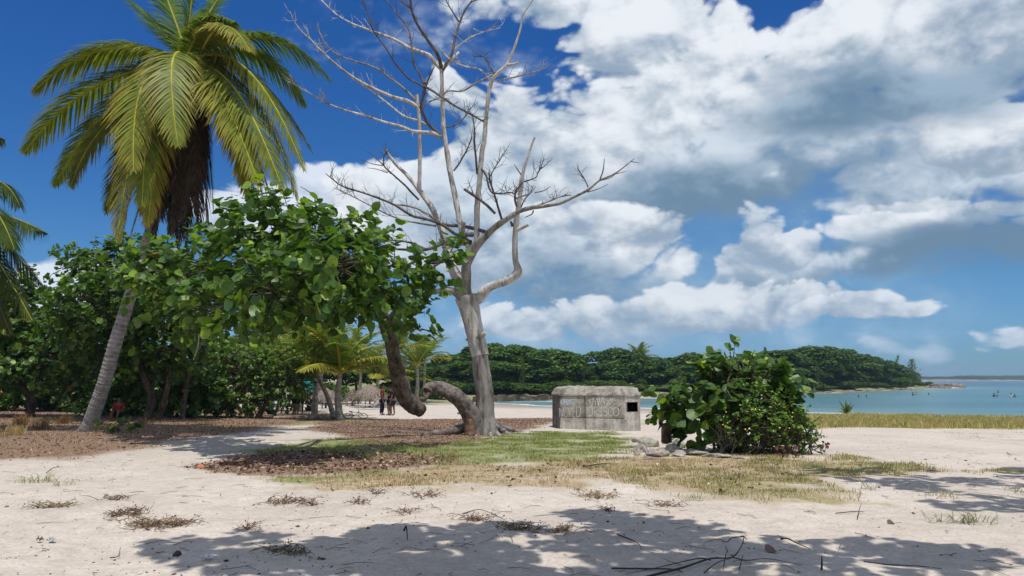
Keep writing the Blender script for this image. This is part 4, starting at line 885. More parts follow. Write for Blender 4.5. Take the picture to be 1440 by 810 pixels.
used = set()
def put(kind, px, Y, top, wpx, label, cat, group, name=None, idx=None):
    pr = PROT[kind][idx if idx is not None else random.randrange(len(PROT[kind]))]
    top += random.uniform(-5, 4) * (Y > 100); c = at(px, 540, Y); z = hz(c.x, c.y, False); H = at(px, top, Y).z - z
    o = pr if id(pr) not in used else copy_tree(pr); used.add(id(pr))
    if name: o.name = name
    o.location = (c.x, c.y, z - .05); wr = {'round': .98, 'flat': 1.05, 'tall': .66, 'shrub': 2.0, 'bare': .9}[kind]
    s = wpx * mpp(Y) / wr; o.scale = (s, s, H); o.rotation_euler[2] = random.uniform(0, 6.28); tag(o, label, cat, group); return o
WG = 'trees of the wood across the water'
# (px, depth, top row, width px, kind)
ROW = [(604, 135, 505, 50, 'tall'), (632, 128, 497, 60, 'round'), (664, 124, 487, 64, 'tall'), (696, 122, 480, 66, 'flat'), (722, 124, 484, 64, 'flat'), (745, 128, 492, 60, 'flat'), (776, 124, 486, 72, 'round'), (806, 130, 506, 54, 'tall'),
       (832, 134, 509, 52, 'tall'), (866, 138, 491, 60, 'round'), (852, 140, 503, 52, 'tall'), (893, 142, 503, 52, 'flat'), (920, 144, 501, 56, 'round'), (948, 146, 500, 56, 'tall'), (975, 148, 500, 60, 'round'), (1004, 152, 500, 60, 'tall'),
       (1030, 156, 498, 60, 'round'), (1060, 160, 496, 62, 'round'), (1088, 166, 492, 62, 'tall'), (1112, 172, 490, 60, 'round'), (1140, 180, 487, 64, 'round'), (1166, 190, 490, 58, 'round'), (1190, 200, 496, 54, 'tall'), (1212, 212, 502, 46, 'round'),
       (1232, 222, 507, 42, 'round'), (1250, 232, 514, 36, 'tall'), (1264, 238, 521, 28, 'round')]
ORD = ['first', 'second', 'third', 'fourth', 'fifth', 'sixth', 'seventh', 'eighth', 'ninth', 'tenth', 'eleventh', 'twelfth']; CNT = {}
def nth(k):
    CNT[k] = CNT.get(k, 0) + 1; return ORD[CNT[k] - 1]
for i, (px, Y, top, w, kd) in enumerate(ROW):
    reg = ('behind the dead tree trunk' if px < 760 else 'behind the concrete bunker' if px < 930 else 'behind the low bush' if px < 1120 else 'on the point at the right')
    put(kd, px, Y + 4, top, w * 1.25, '%s tree, %s from left in the wood %s' % ({'flat': 'flat-topped', 'round': 'round-crowned', 'tall': 'narrow-crowned'}[kd], nth('a' + reg), reg), 'tree', WG)
    put(('round', 'tall')[i % 2], px + 14, Y + 16, top + random.uniform(3, 9), w * 1.3, 'half-hidden rear tree, %s from left in the wood %s' % (nth('b' + reg), reg), 'tree', WG)
    put(('tall', 'round')[i % 2], px - 8, Y + .5, top + (545 - top) * .35 + random.uniform(-4, 4), w * 1.1, 'low front tree, %s from left in the wood %s' % (nth('c' + reg), reg), 'tree', WG)
    sb = at(px, 545, Y - 5); put('shrub', px + random.uniform(-8, 8), Y - 3.5, 536 - (px > 1100) * 1 + random.uniform(-4, 3), w * 1.5, 'low shrub, %s from left along the wood %s' % (nth('d' + reg), reg), 'shrub', 'shrubs at the foot of the wood')
SL = ['low shrub right below the lone feathery tree on the point', 'outermost low shrub of the point, near the rocky spit', 'low shrub between the wood and the lone feathery tree', 'low shrub under the right-leaning feathery tree on the point']
for px, Y, top, w in ((1282, 244, 536, 34), (1300, 250, 539, 30), (1272, 240, 530, 30), (1262, 236, 536, 34)):
    put('shrub', px, Y, top, w, SL.pop(0), 'shrub', 'shrubs at the foot of the wood')
put('bare', 1284, 246, 507, 34, 'feathery half-bare tree alone near the tip of the point', 'tree', None, 'casuarina_tree')
o = put('bare', 1250, 236, 496, 16, 'thin feathery tree leaning right over the wood on the point', 'tree', None, 'casuarina_tree'); o.rotation_euler = (0, R(20), 0)
put('bare', 1078, 170, 486, 24, 'thin feathery treetop rising over the wood behind the low bush', 'tree', None, 'casuarina_tree')

for px, Y, top, lab in ((820, 130, 530, 'thin pale leaning dead tree against the wood just above the bunker'), (735, 122, 505, 'thin bare tree among the flat-topped trees right of the dead trunk'), (955, 143, 512, 'thin bare tree at the front of the wood right of the bunker'), (1150, 176, 505, 'thin bare tree at the front of the wood on the point')):
    o = put('bare', px, Y - 2, top, 16, lab, 'tree', None, 'bare_tree')

# palms: young prototype
def palm_proto(seed, n=18, H=.36, yel=.15):
    q = np.random.default_rng(seed); root = empty('young_palm', (0, 0, 0))
    mb = MB(); palm_trunk(mb, [(0, 0, -.02), (.02, 0, H * .5), (.01, 0, H)], [.034, .024, .018], rings=.05, seg=8, col=(.36, .32, .27)); mb.build('trunk', M_PTRUNK, root)
    for i in range(n):
        a = i * 2.4 + q.normal(0, .2); e = 1.25 - 1.15 * (i / n) + q.normal(0, .08); L = q.uniform(.42, .56); c, s = math.cos(a), math.sin(a)
        A = (.01, 0, H); M_ = (c * L * .5 * math.cos(e), s * L * .5 * math.cos(e), H + L * .75 * math.sin(e) + .05); T = (c * L * (.5 + .5 * math.cos(e)), s * L * (.5 + .5 * math.cos(e)), H + L * (math.sin(e) * 1.15 - .20))
        mb = MB(); frond(mb, A, M_, T, .17, 34, .5, min(1, max(0, yel * .6 + q.normal(0, .12) + (i > n * .75) * .3)), seed=seed * 50 + i, wid=.007); mb.build('frond', M_PALM, root)
    return root
PP = [palm_proto(1), palm_proto(2, 15, .5, .25), palm_proto(3, 15, .80, .1)]; pused = set()
def put_palm(i, px, py, top, label, group=None, tilt=0, Y=None, name='young_palm'):
    g = gnd(px, py) if Y is None else Vector((at(px, 545, Y).x, Y, 0)); g.z = hz(g.x, g.y, False)
    pr = PP[i]; o = pr if i not in pused else copy_tree(pr); pused.add(i); o.name = name
    Ht = at(px, top, g.y).z - g.z; s = Ht / (.80 if i == 0 else .88 if i == 1 else 1.15); o.location = g; o.scale = (s,) * 3; o.rotation_euler = (0, tilt, random.uniform(0, 6.28)); tag(o, label, 'palm', group); return o
put_palm(0, 478, 590, 446, 'young coconut palm with a stout pale trunk, nearest the thatched shade')
put_palm(1, 442, 584, 452, 'young palm with a slim white-ringed trunk just right of the round bush', tilt=R(4))
put_palm(1, 470, 588, 470, 'short leaning palm crossing behind the stout pale trunk', tilt=R(-24))
put_palm(0, 420, 578, 468, 'yellow-green young palm behind the round bush')
PGp = 'palms behind the thatched shades'
PL = ['palm leaning over the round bush from behind, yellowish fronds', 'low broad palm between the round bush and the thatched shades', 'tall slim palm behind the narrow thatched shade', 'short palm directly behind the domed thatched shade', 'tall palm seen left of the leaning dark trunk', 'tall palm seen right of the leaning dark trunk', 'farthest slender palm just left of the bleached dead tree', 'small palm low behind the leaning dark trunk', 'tall palm over the slim palm with the white-ringed trunk', 'palm half buried behind the left side of the round bush']
for i, px, Y, top in ((1, 400, 64, 458), (0, 452, 78, 462), (2, 505, 82, 470), (0, 532, 74, 486), (2, 556, 80, 462), (1, 585, 86, 474), (2, 598, 96, 476), (0, 570, 90, 500), (2, 430, 88, 452), (1, 372, 72, 462)):
    put_palm(i, px, None, top, PL.pop(0), PGp, Y=Y)
put_palm(2, 900, None, 486, 'palm head standing over the wood behind the bunker', Y=152, name='tall_palm')
put_palm(2, 975, None, 499, 'small palm head peeping over the wood left of the low bush', Y=158, name='tall_palm')
# green backing trees behind the beach on the left
FR_ = {330: 'over the left half of the round bush', 390: 'over the right half of the round bush', 450: 'between bush and stout palm', 500: 'over the narrow thatched shade', 545: 'over the standing couple', 585: 'between the leaning bole and the dead trunk', 270: 'left of the round bush', 200: 'right of the tall palm trunk', 120: 'right behind the tall palm trunk', 40: 'over the orange-roofed hut', -40: 'at the very left edge', 360: 'low behind the round bush'}
for px, Y, top, w, kd in ((330, 80, 470, 90, 'round'), (390, 92, 480, 90, 'tall'), (450, 100, 488, 80, 'round'), (500, 104, 500, 70, 'round'), (545, 108, 508, 60, 'tall'), (585, 112, 512, 56, 'round'), (270, 70, 470, 100, 'round'), (200, 62, 480, 110, 'round'),
                          (120, 60, 480, 110, 'tall'), (40, 58, 470, 120, 'round'), (-40, 56, 460, 130, 'round'), (360, 74, 500, 60, 'tall')):
    put(kd, px, Y, top, w * 1.15, 'shaded tree at the back of the beach, %s' % FR_[px], 'tree', 'trees at the back of the left beach')
SB = ['dark shrub behind the shade with the young palm trunks before it', 'dark shrub behind the domed thatched shade', 'dark shrub behind the leaning bole', 'dark shrub at the back of the sand under the arched trunk', 'dark shrub behind the slim white-ringed palm']
for px, Y, top, w in ((470, 92, 536, 60), (520, 96, 538, 60), (570, 100, 537, 60), (612, 106, 538, 60), (420, 88, 538, 60)):
    put('shrub', px, Y, top, w, SB.pop(0), 'shrub', 'shrubs at the back of the left beach')
for l in PROT.values():
    for p in l:
        if id(p) not in used: put('shrub' if 'shrub' in p.name else 'round', 0, 60, 500, 50, 'x', 'tree', None)

# ------------------------------------------------------------------ low sea grape bush at the right of the bunker, with yellow-flowered creeper
for i_, (px, Y, top, w) in enumerate(((-60, 41, 545, 90), (10, 43, 548, 80), (70, 44, 548, 80), (130, 42, 546, 80), (190, 43, 548, 80), (240, 42, 545, 80), (300, 43, 548, 80))):
    put('shrub', px, Y, top, w, 'dark undergrowth bush at left, ' + ['cut by the picture edge', 'in front of the orange-roofed hut', 'right of the orange-roofed hut', 'hidden behind the foot of the tall palm', 'just right of the person in red', 'midway between the tall palm and the round bush', 'at the left side of the round bush'][i_], 'bush', 'undergrowth bushes under the left trees')

def right_bush():
    g = gnd(1035, 640); g.y += .9; Y = g.y; g.z = hz(g.x, g.y); root = empty('sea_grape_bush', g); o3 = np.array(g)
    tag(root, 'low sea grape bush with large upright leaves in front of the bay', 'bush')
    for i, (x1, y1, x2, y2) in enumerate(((1000, 600, 965, 550), (1020, 590, 1020, 520), (1028, 580, 1032, 495), (1045, 590, 1060, 520), (1060, 590, 1095, 540), (1010, 600, 945, 575), (1070, 600, 1110, 570), (1035, 560, 1078, 505))):
        mb = MB(); tube(mb, [(g.x + (i - 3) * .08, Y, g.z), P3(x1, y1, Y + (i % 3 - 1) * .2), P3(x2, y2, Y + (i % 3 - 1) * .4)], [.035, .025, .010], 6, col=(.12, .10, .07)); mb.build('stem', M_TWIG, root, origin=o3)
    L = [lobe(985, 575, 48, 34, Y), lobe(1000, 545, 42, 36, Y), lobe(1032, 530, 40, 36, Y), lobe(1065, 545, 42, 34, Y), lobe(1085, 575, 38, 32, Y + .2), lobe(1040, 580, 50, 40, Y), lobe(958, 566, 28, 20, Y), lobe(954, 578, 14, 10, Y), lobe(1033, 500, 16, 16, Y), lobe(1105, 562, 20, 30, Y + .2), lobe(990, 602, 24, 24, Y), lobe(1000, 612, 34, 18, Y + .3), lobe(1050, 605, 50, 24, Y + .4), lobe(1020, 560, 40, 40, Y + .4)]
    mb = MB(); tw = MB(); crown_twigs(mb, tw, L, 25, .27, per=5, tl=.34, bright=.04, red=.0, shell=(.5, 1.06), k=.85)
    for k_, (x1, y1, x2, y2) in enumerate(((1028, 530, 1034, 480), (1000, 540, 993, 497), (1070, 540, 1080, 503), (1095, 560, 1113, 518), (950, 580, 926, 562), (1105, 580, 1128, 548), (1050, 520, 1056, 494), (975, 560, 958, 530), (1015, 520, 1014, 492))):
        a_ = np.array(at(x1, y1, Y)); b_ = np.array(at(x2, y2, Y - .1)); tube(tw, [a_, (a_ + b_) / 2, b_], [.014, .011, .006], 5, col=(.13, .14, .06), cap=False, sub=1); m = 9; t_ = np.linspace(.1, 1, m)[:, None]
        o_ = np.stack([np.cos(np.arange(m) * 2.6 + k_), np.sin(np.arange(m) * 2.6 + k_), np.full(m, .5)], -1); leaves(mb, a_ + (b_ - a_) * t_, o_ * [.5, .5, 0] + [0, -.5, .8], o_, np.linspace(.26, .10, m), leafcol(m, .2, 0, .95), 'round')
    # single top leaves reaching up
    q = []; 
    for px, py in ((1030, 482), (1036, 488), (1026, 492), (1042, 478), (995, 497), (1000, 500), (1075, 508), (1082, 512), (1108, 520), (1112, 528), (1090, 545), (1118, 560), (928, 566), (940, 590)):
        q.append(P3(px, py, Y))
    q = np.array(q); leaves(mb, q, rng.normal(0, .3, q.shape) + np.array([.2, -.9, .4]), rng.normal(0, .3, q.shape) + np.array([0, 0, 1]), np.full(len(q), .2), leafcol(len(q), .15, 0, 1.15))
    mb.build('crown', M_LEAF, root, origin=o3); tw.build('twigs', M_TWIG, root, origin=o3)
    g2 = gnd(1075, 640); g2.y += .35; Y2 = g2.y; g2.z = hz(g2.x, g2.y); r2 = empty('flowering_creeper', g2); o3 = np.array(g2)
    tag(r2, 'bright green creeper with tiny yellow flowers and bare dark stems against the low bush', 'creeper')
    L = [lobe(1075, 582, 46, 24, Y2), lobe(1040, 584, 40, 22, Y2), lobe(1110, 594, 32, 20, Y2), lobe(1060, 602, 55, 16, Y2), lobe(1110, 612, 34, 14, Y2), lobe(1135, 622, 16, 14, Y2), lobe(1060, 565, 40, 22, Y2 + .3), lobe(1020, 545, 30, 30, Y2 - .1), lobe(1125, 600, 20, 18, Y2), lobe(1050, 525, 26, 24, Y2)]
    mb = MB(); tw = MB(); crown_twigs(mb, tw, L[:7] + L[8:9], 210, .062, outline='oval', per=12, tl=.26, bright=.25, red=0, shell=(.6, 1.04), k=1.15)
    crown_twigs(mb, tw, [lobe(1070, 622, 60, 16, Y2 + .2), lobe(1120, 622, 26, 14, Y2)], 70, .055, outline='oval', per=8, tl=.2, bright=.1, red=0, shell=(.5, 1.05), k=.8)
    crown_twigs(mb, tw, [L[7], L[9], L[6]], 60, .05, outline='oval', per=10, tl=.22, bright=.4, red=0, shell=(.7, 1.1), k=1.3)
    mb.build('leaves', M_SMALL, r2, origin=o3)
    tube_rng = np.random.default_rng(9)
    for i in range(170):
        x = tube_rng.uniform(1000, 1140); a = at(x, tube_rng.uniform(620, 644), Y2 - tube_rng.uniform(-.3, .35)); b_ = a + Vector((tube_rng.normal(0, .25), tube_rng.normal(0, .12), tube_rng.uniform(.15, .55))); m_ = (a + b_) / 2 + Vector((tube_rng.normal(0, .08), 0, .04))
        tube(tw, [tuple(a), tuple(m_), tuple(b_)], [.009, .007, .004], 4, col=(.09, .075, .06), cap=False, sub=2)
    tw.build('bare_stems', M_TWIG, r2, origin=o3)
    fl = MB(); n = 26; c = np.array([P3(tube_rng.uniform(1015, 1125), tube_rng.uniform(540, 612), Y2 - .42) for _ in range(n)]); c[:, 1] -= tube_rng.uniform(-.3, .3, n)
    leaves(fl, c, np.tile([0, -.8, .5], (n, 1)) + rng.normal(0, .3, (n, 3)), rsph(n), np.full(n, .028), np.tile((.75, .68, .05), (n, 1)), 'round'); tag(fl.build('flowers', M_PAINT, r2, origin=o3), kind='stuff')
    # reddish dying shoots at the bush foot
    for px, py, w in ((1118, 640, 10), (1160, 632, 7), (1100, 643, 6)):
        gg = gnd(px, py + 4); r3 = empty('red_seedling', gg); mb = MB(); n = 9; base = np.array(gg); tw = MB()
        tube(tw, [tuple(gg), (gg.x + .03, gg.y, gg.z + .16)], [.008, .004], 5, col=(.12, .07, .05)); tw.build('stem', M_TWIG, r3, origin=base)
        P = base + np.stack([rng.normal(0, w * .007, n), rng.normal(0, .05, n), rng.uniform(.03, .24, n)], -1); leaves(mb, P, rng.normal(0, .4, (n, 3)) + [0, -.7, .4], rsph(n) + [0, 0, .5], rng.uniform(.05, .10, n), col_vary((.13, .045, .035), n, .35)); mb.build('leaves', M_LEAF, r3, origin=base)
        tag(r3, {1118: 'dark red dying seedling at the right foot of the low bush', 1160: 'reddish-brown seedling standing alone on the sand right of the bush', 1100: 'small wilted red shoot in front of the bush'}[px], 'plant')
right_bush()
# small agave-like plant by the grass strip
g = gnd(1191, 583); r_ = empty('spiky_plant', g); tag(r_, 'small dark spiky rosette plant on the grass strip by the water', 'plant'); g3 = np.array(g)
for i in range(16):
    a = i * 2.4; e = rng.uniform(.3, 1.3); mb = MB(); L = rng.uniform(1.1, 1.6); d = np.array([math.cos(a) * math.cos(e), math.sin(a) * math.cos(e), math.sin(e)]); p = [np.zeros(3), d * L * .5 + [0, 0, .06], d * L + [0, 0, -.12]]
    s_ = unit(np.cross(d, [0, 0, 1.])); V = []
    for q_, w_ in zip(p, (.09, .12, .01)): V += [q_ - s_ * w_, q_ + s_ * w_]
    mb.add(V, [[0, 1, 3, 2], [2, 3, 5, 4]], (.09, .15, .05)); mb.build('blade', M_PALM, r_)
# ------------------------------------------------------------------ concrete bunker
def bunker():
    FL = gnd(786, 592); Yl, Yr = 29.6, 28.4
    # front wall runs left-far to right-near, then a chamfered corner with the embrasure
    zt = 2.36; zb = .85
    A = at(776, 560, Yl + 1.5); B_ = at(787, 560, Yl); D_ = at(878, 560, Yr); E_ = at(900, 560, Yr + .35); F_ = at(897, 560, Yr + 2.6); H_ = at(792, 560, Yl + 3.2)
    g = Vector(((B_.x + D_.x) / 2, (Yl + Yr) / 2, hz((B_.x + D_.x) / 2, Yr, False))); root = empty('concrete_bunker', g); o3 = np.array(g)
    tag(root, 'small weathered concrete bunker with a dark square opening and chalky graffiti', 'bunker')
    zfl = at(787, 603, Yl).z - .5; zc = at(830, 588, Yr + .5).z; zt = at(878, 557.5, Yr).z; ztop = at(878, 545.5, Yr + .3).z
    CC = (.50, .475, .425); CSHADE = (.19, .18, .16); CB_ = (.52, .50, .455)  # darkest tone paints shade onto the left end and back walls
    def wall(mb, P, Q, z0, z1, th, col, wobble=0):
        d = unit(np.array([Q[0] - P[0], Q[1] - P[1], 0])); n = np.array([d[1], -d[0], 0])   # outward to the camera side
        a = np.array([P[0], P[1], 0.]); b_ = np.array([Q[0], Q[1], 0.]); L = np.linalg.norm(b_ - a); nx = max(2, int(L / .12)); nz_ = max(2, int((z1 - z0) / .12))
        u, w = np.meshgrid(np.linspace(0, 1, nx), np.linspace(0, 1, nz_)); ed = np.minimum(np.minimum(u, 1 - u) * L, np.minimum(w, 1 - w) * (z1 - z0))
        off = np.where(ed < .02, -.025, 0) + (rng.random(u.shape) - .5) * .008 + (vn(u * L * 3 + P[0], w * 5 + z0, 9) - .5) * .02
        V = a + (b_ - a) * u[..., None] + np.array([0, 0, 1.]) * (z0 + (z1 - z0) * w)[..., None] + n * off[..., None]
        i = np.arange(nz_ - 1)[:, None] * nx; j = np.arange(nx - 1)[None]; f = np.stack([i + j, i + j + 1, i + nx + j + 1, i + nx + j], -1).reshape(-1, 4); mb.add(V.reshape(-1, 3), f, col)
        V2 = V - n * th; m = len(V.reshape(-1, 3)); mb.add(V2.reshape(-1, 3), f[:, ::-1], col)
        ring = np.concatenate([np.arange(nx), np.arange(1, nz_) * nx + nx - 1, (nz_ - 1) * nx + np.arange(nx - 2, -1, -1), np.arange(nz_ - 2, 0, -1) * nx])
        R1 = V.reshape(-1, 3)[ring]; R2 = V2.reshape(-1, 3)[ring]; k = len(ring); ii = np.arange(k); mb.add(np.vstack([R1, R2]), np.stack([ii, (ii + 1) % k + 0, (ii + 1) % k + k, ii + k], -1)[:, ::-1], col); return n
    v2 = lambda p: (p.x, p.y)
    lerp = lambda p, q, t: (p.x + (q.x - p.x) * t, p.y + (q.y - p.y) * t)
    seam = (823 - 787) / 91
    mb = MB(); wall(mb, v2(B_), lerp(B_, D_, seam - .006), zc + .012, zt, .3, (.42, .395, .35)); mb.build('wall_panel', M_CONC, root, origin=o3)
    mb = MB(); n1 = wall(mb, lerp(B_, D_, seam + .006), lerp(B_, D_, .995), zc + .012, zt, .3, CC); mb.build('wall_panel', M_CONC, root, origin=o3)
    mb = MB(); wall(mb, lerp(B_, D_, 0), lerp(B_, D_, seam - .004), zfl - .3, zc - .008, .3, CB_); mb.build('plinth', M_CONC, root, origin=o3)
    mb = MB(); wall(mb, lerp(B_, D_, seam + .004), lerp(B_, D_, .995), zfl - .3, zc - .008, .3, CB_); mb.build('plinth', M_CONC, root, origin=o3)
    mb = MB(); wall(mb, v2(A), v2(B_), zfl - .3, zt, .3, CSHADE); mb.build('end_wall', M_CONC, root, origin=o3)
    mb = MB(); wall(mb, v2(H_), v2(A), zfl - .3, zt, .3, CSHADE); mb.build('back_wall', M_CONC, root, origin=o3)
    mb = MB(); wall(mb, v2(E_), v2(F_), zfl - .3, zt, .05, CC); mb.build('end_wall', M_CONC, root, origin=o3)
    mb = MB(); wall(mb, v2(F_), v2(H_), zfl - .3, zt, .3, CSHADE); mb.build('back_wall', M_CONC, root, origin=o3)
    # corner block with splayed opening
    mb = MB(); za = at(885, 579.5, Yr + .15).z; zb_ = at(885, 565.5, Yr + .15).z
    wall(mb, lerp(D_, E_, .02), v2(E_), zfl - .3, zc - .05, .28, (.46, .445, .41)); wall(mb, lerp(D_, E_, .02), v2(E_), zc - .045, za, .28, CC); wall(mb, lerp(D_, E_, .02), v2(E_), zb_, zt, .28, CC)
    wall(mb, lerp(D_, E_, .02), lerp(D_, E_, .07), za + .003, zb_ - .003, .28, CC); wall(mb, lerp(D_, E_, .90), v2(E_), za + .003, zb_ - .003, .05, CC)
    mb.build('corner_block', M_CONC, root, origin=o3)
    # roof slab: bevelled, rough
    mb = MB(); ring = [A, B_, D_, E_, F_, H_]; cx = sum(p.x for p in ring) / 6; cy = sum(p.y for p in ring) / 6
    def rr(s, z, jit=.02):
        out = []
        for i in range(6):
            p, q2 = ring[i], ring[(i + 1) % 6]; m = max(3, int((Vector((q2.x - p.x, q2.y - p.y))).length / .13)); 
            seg_n = SEGN[i]
            for k in range(seg_n):
                t = k / seg_n; x = p.x + (q2.x - p.x) * t; y = p.y + (q2.y - p.y) * t; dx, dy = x - cx, y - cy; L = math.hypot(dx, dy); out.append((x + dx / L * s + rng.normal(0, jit), y + dy / L * s + rng.normal(0, jit), z + rng.normal(0, jit)))
        return out
    SEGN = [max(3, int((Vector((ring[(i + 1) % 6].x - ring[i].x, ring[(i + 1) % 6].y - ring[i].y))).length / .12)) for i in range(6)]
    rows = [rr(-.28, zt + .004, .0), rr(.012, zt + .006, .004), rr(.010, zt + .06, .010), rr(-.04, zt + (ztop - zt) * .45, .014), rr(-.13, zt + (ztop - zt) * .88, .014), rr(-.20, ztop, .015), rr(-.7, ztop + .03, .02), rr(-1.2, ztop + .03, .01)]
    k = len(rows[0]); V = np.array(sum(rows, [])); F = []
    for r_ in range(len(rows) - 1):
        for j in range(k): F.append([r_ * k + j, r_ * k + (j + 1) % k, (r_ + 1) * k + (j + 1) % k, (r_ + 1) * k + j])
    mb.add(V, F, (.36, .34, .30)); c0 = len(rows) - 1; cen = V[c0 * k:].mean(0); mb.add(np.vstack([V[c0 * k:], cen]), [[j, (j + 1) % k, k] for j in range(k)], (.30, .285, .25)); mb.build('roof_slab', M_CONC, root, smooth=False, origin=o3)
    # graffiti: painted strokes on the front wall
    d = unit(np.array([D_.x - B_.x, D_.y - B_.y, 0])); nn = np.array([d[1], -d[0], 0]); b0 = np.array([B_.x, B_.y, 0])
    def onwall(px, py):
        r = np.array(ray(px, py)); e = np.array([0, 0, EYE]); t = ((b0 - e) @ nn) / (r @ nn); p = e + r * t; return p + nn * .022
    def strokes(lst, w, col, nm):
        mb = MB()
        for st in lst:
            p = np.array([onwall(760 + x / 9, 530 + y / 9) for x, y in st]); P = cr(p, np.linspace(0, len(p) - 1, (len(p) - 1) * 4 + 1)) if len(p) > 2 else p
            T = unit(np.gradient(P, axis=0)); S = np.cross(T, nn) * w * mpp(29) * rng.uniform(.8, 1.2); V = np.empty((len(P) * 2, 3)); V[0::2] = P - S; V[1::2] = P + S; i = np.arange(len(P) - 1) * 2; mb.add(V, np.stack([i, i + 1, i + 3, i + 2], -1), col)
        mb.build(nm, M_CHALK, root, origin=o3)
    strokes([[(622, 290), (640, 340), (655, 378), (664, 320), (672, 262)], [(690, 295), (700, 360)], [(688, 268), (691, 274)], [(715, 268), (728, 320), (738, 365), (746, 310), (748, 252)], [(764, 352), (776, 300), (786, 254), (800, 300), (816, 348)], [(770, 318), (808, 312)],
             [(848, 350), (872, 320), (888, 292), (890, 262)], [(866, 358), (892, 335), (912, 300), (914, 264)],
             [(640, 380), (610, 395), (602, 440), (618, 485), (645, 492), (662, 450), (656, 395), (640, 380)], [(684, 378), (690, 490)], [(684, 382), (716, 378), (730, 402), (714, 432), (690, 438), (740, 496)], [(768, 384), (770, 492)], [(744, 494), (792, 490)], [(748, 384), (790, 380)],
             [(838, 388), (812, 380), (800, 405), (822, 434), (846, 456), (838, 488), (802, 494)], [(906, 392), (880, 384), (862, 420), (866, 470), (890, 492), (916, 480)], [(960, 384), (930, 400), (922, 440), (934, 482), (962, 494), (988, 470), (994, 425), (982, 392), (960, 384)]], .50, (.76, .74, .70), 'graffiti')
    strokes([[(245, 388), (250, 505)], [(245, 390), (290, 505)], [(290, 385), (288, 505)], [(330, 385), (308, 410), (306, 465), (322, 505), (350, 490), (356, 440), (348, 395), (330, 385)], [(375, 385), (372, 505)], [(375, 385), (400, 395), (396, 430), (375, 438), (404, 505)], [(440, 385), (418, 385), (416, 505), (444, 505)], [(417, 440), (440, 440)],
             [(462, 380), (462, 505), (490, 498), (512, 460), (510, 400), (486, 380), (462, 380)]], .44, (.68, .66, .62), 'graffiti')
    strokes([[(262, 290), (280, 350), (296, 285)], [(310, 300), (314, 352)], [(330, 295), (344, 350), (360, 285)], [(372, 352), (384, 290), (400, 350)], [(376, 328), (396, 328)]], .75, (.52, .66, .76), 'graffiti')
    strokes([[(945, 378), (985, 382), (1022, 380)], [(1000, 384), (1006, 412)]], .5, (.25, .12, .07), 'rust_stain')
M_CONC = None
def concrete():
    m, nt, b, out = mat('weathered_concrete'); g = nnode(nt, 'ShaderNodeNewGeometry'); P = g.outputs['Position']; a = nnode(nt, 'ShaderNodeAttribute', attribute_name='Col')
    n = nz(nt, 2.2, 7, .65, P); n2 = nz(nt, 18, 4, .6, P); mp = nt.nodes.new('ShaderNodeMapping'); mp.inputs['Scale'].default_value = (5, 5, .6); link(nt, P, mp.inputs[0]); n3 = nz(nt, 1.4, 5, .6, mp.outputs[0])
    c = mixc(nt, 1, a.outputs['Color'], ramp(nt, n.outputs['Fac'], [(.3, (.48, .46, .42)), (.5, (.95, .94, .92)), (.7, (1.3, 1.3, 1.27))]).outputs[0], 'MULTIPLY')
    c = mixc(nt, 1, c, ramp(nt, n2.outputs['Fac'], [(.3, (.72, .72, .72)), (.6, (1.1, 1.1, 1.1))]).outputs[0], 'MULTIPLY'); c = mixc(nt, .8, c, ramp(nt, n3.outputs['Fac'], [(.35, (.7, .68, .64)), (.6, (1.08, 1.08, 1.08))]).outputs[0], 'MULTIPLY')
    link(nt, c, b.inputs['Base Color']); b.inputs['Roughness'].default_value = .95; b.inputs['Specular IOR Level'].default_value = .1
    p = bump(nt, b, n.outputs['Fac'], .8, .05); bump(nt, b, n2.outputs['Fac'], .6, .015, p); return m
M_CONC = concrete()
def chalk():
    m, nt, b, out = mat('chalky_paint'); g = nnode(nt, 'ShaderNodeNewGeometry'); a = nnode(nt, 'ShaderNodeAttribute', attribute_name='Col'); n = nz(nt, 22, 4, .6, g.outputs['Position'])
    link(nt, a.outputs['Color'], b.inputs['Base Color']); b.inputs['Roughness'].default_value = .95
    r = ramp(nt, n.outputs['Fac'], [(.34, (.45,) * 3), (.55, (1.0,) * 3)]); link(nt, r.outputs[0], b.inputs['Alpha']); return m
M_CHALK = chalk()
bunker()
# plant at the bunker foot
g = gnd(842, 601); r_ = empty('small_weed', g); mb = MB(); n = 40; P = np.array(g) + np.stack([rng.normal(0, .07, n), rng.normal(0, .04, n), rng.uniform(0, .18, n)], -1); leaves(mb, P, rsph(n), rsph(n) + [0, 0, 1], rng.uniform(.04, .09, n), col_vary((.35, .34, .05), n, .3), 'oval', wid=.5)
mb.build('leaves', M_SMALL, r_, origin=np.array(g)); tag(r_, 'yellowish weed growing at the foot of the bunker front', 'weed')

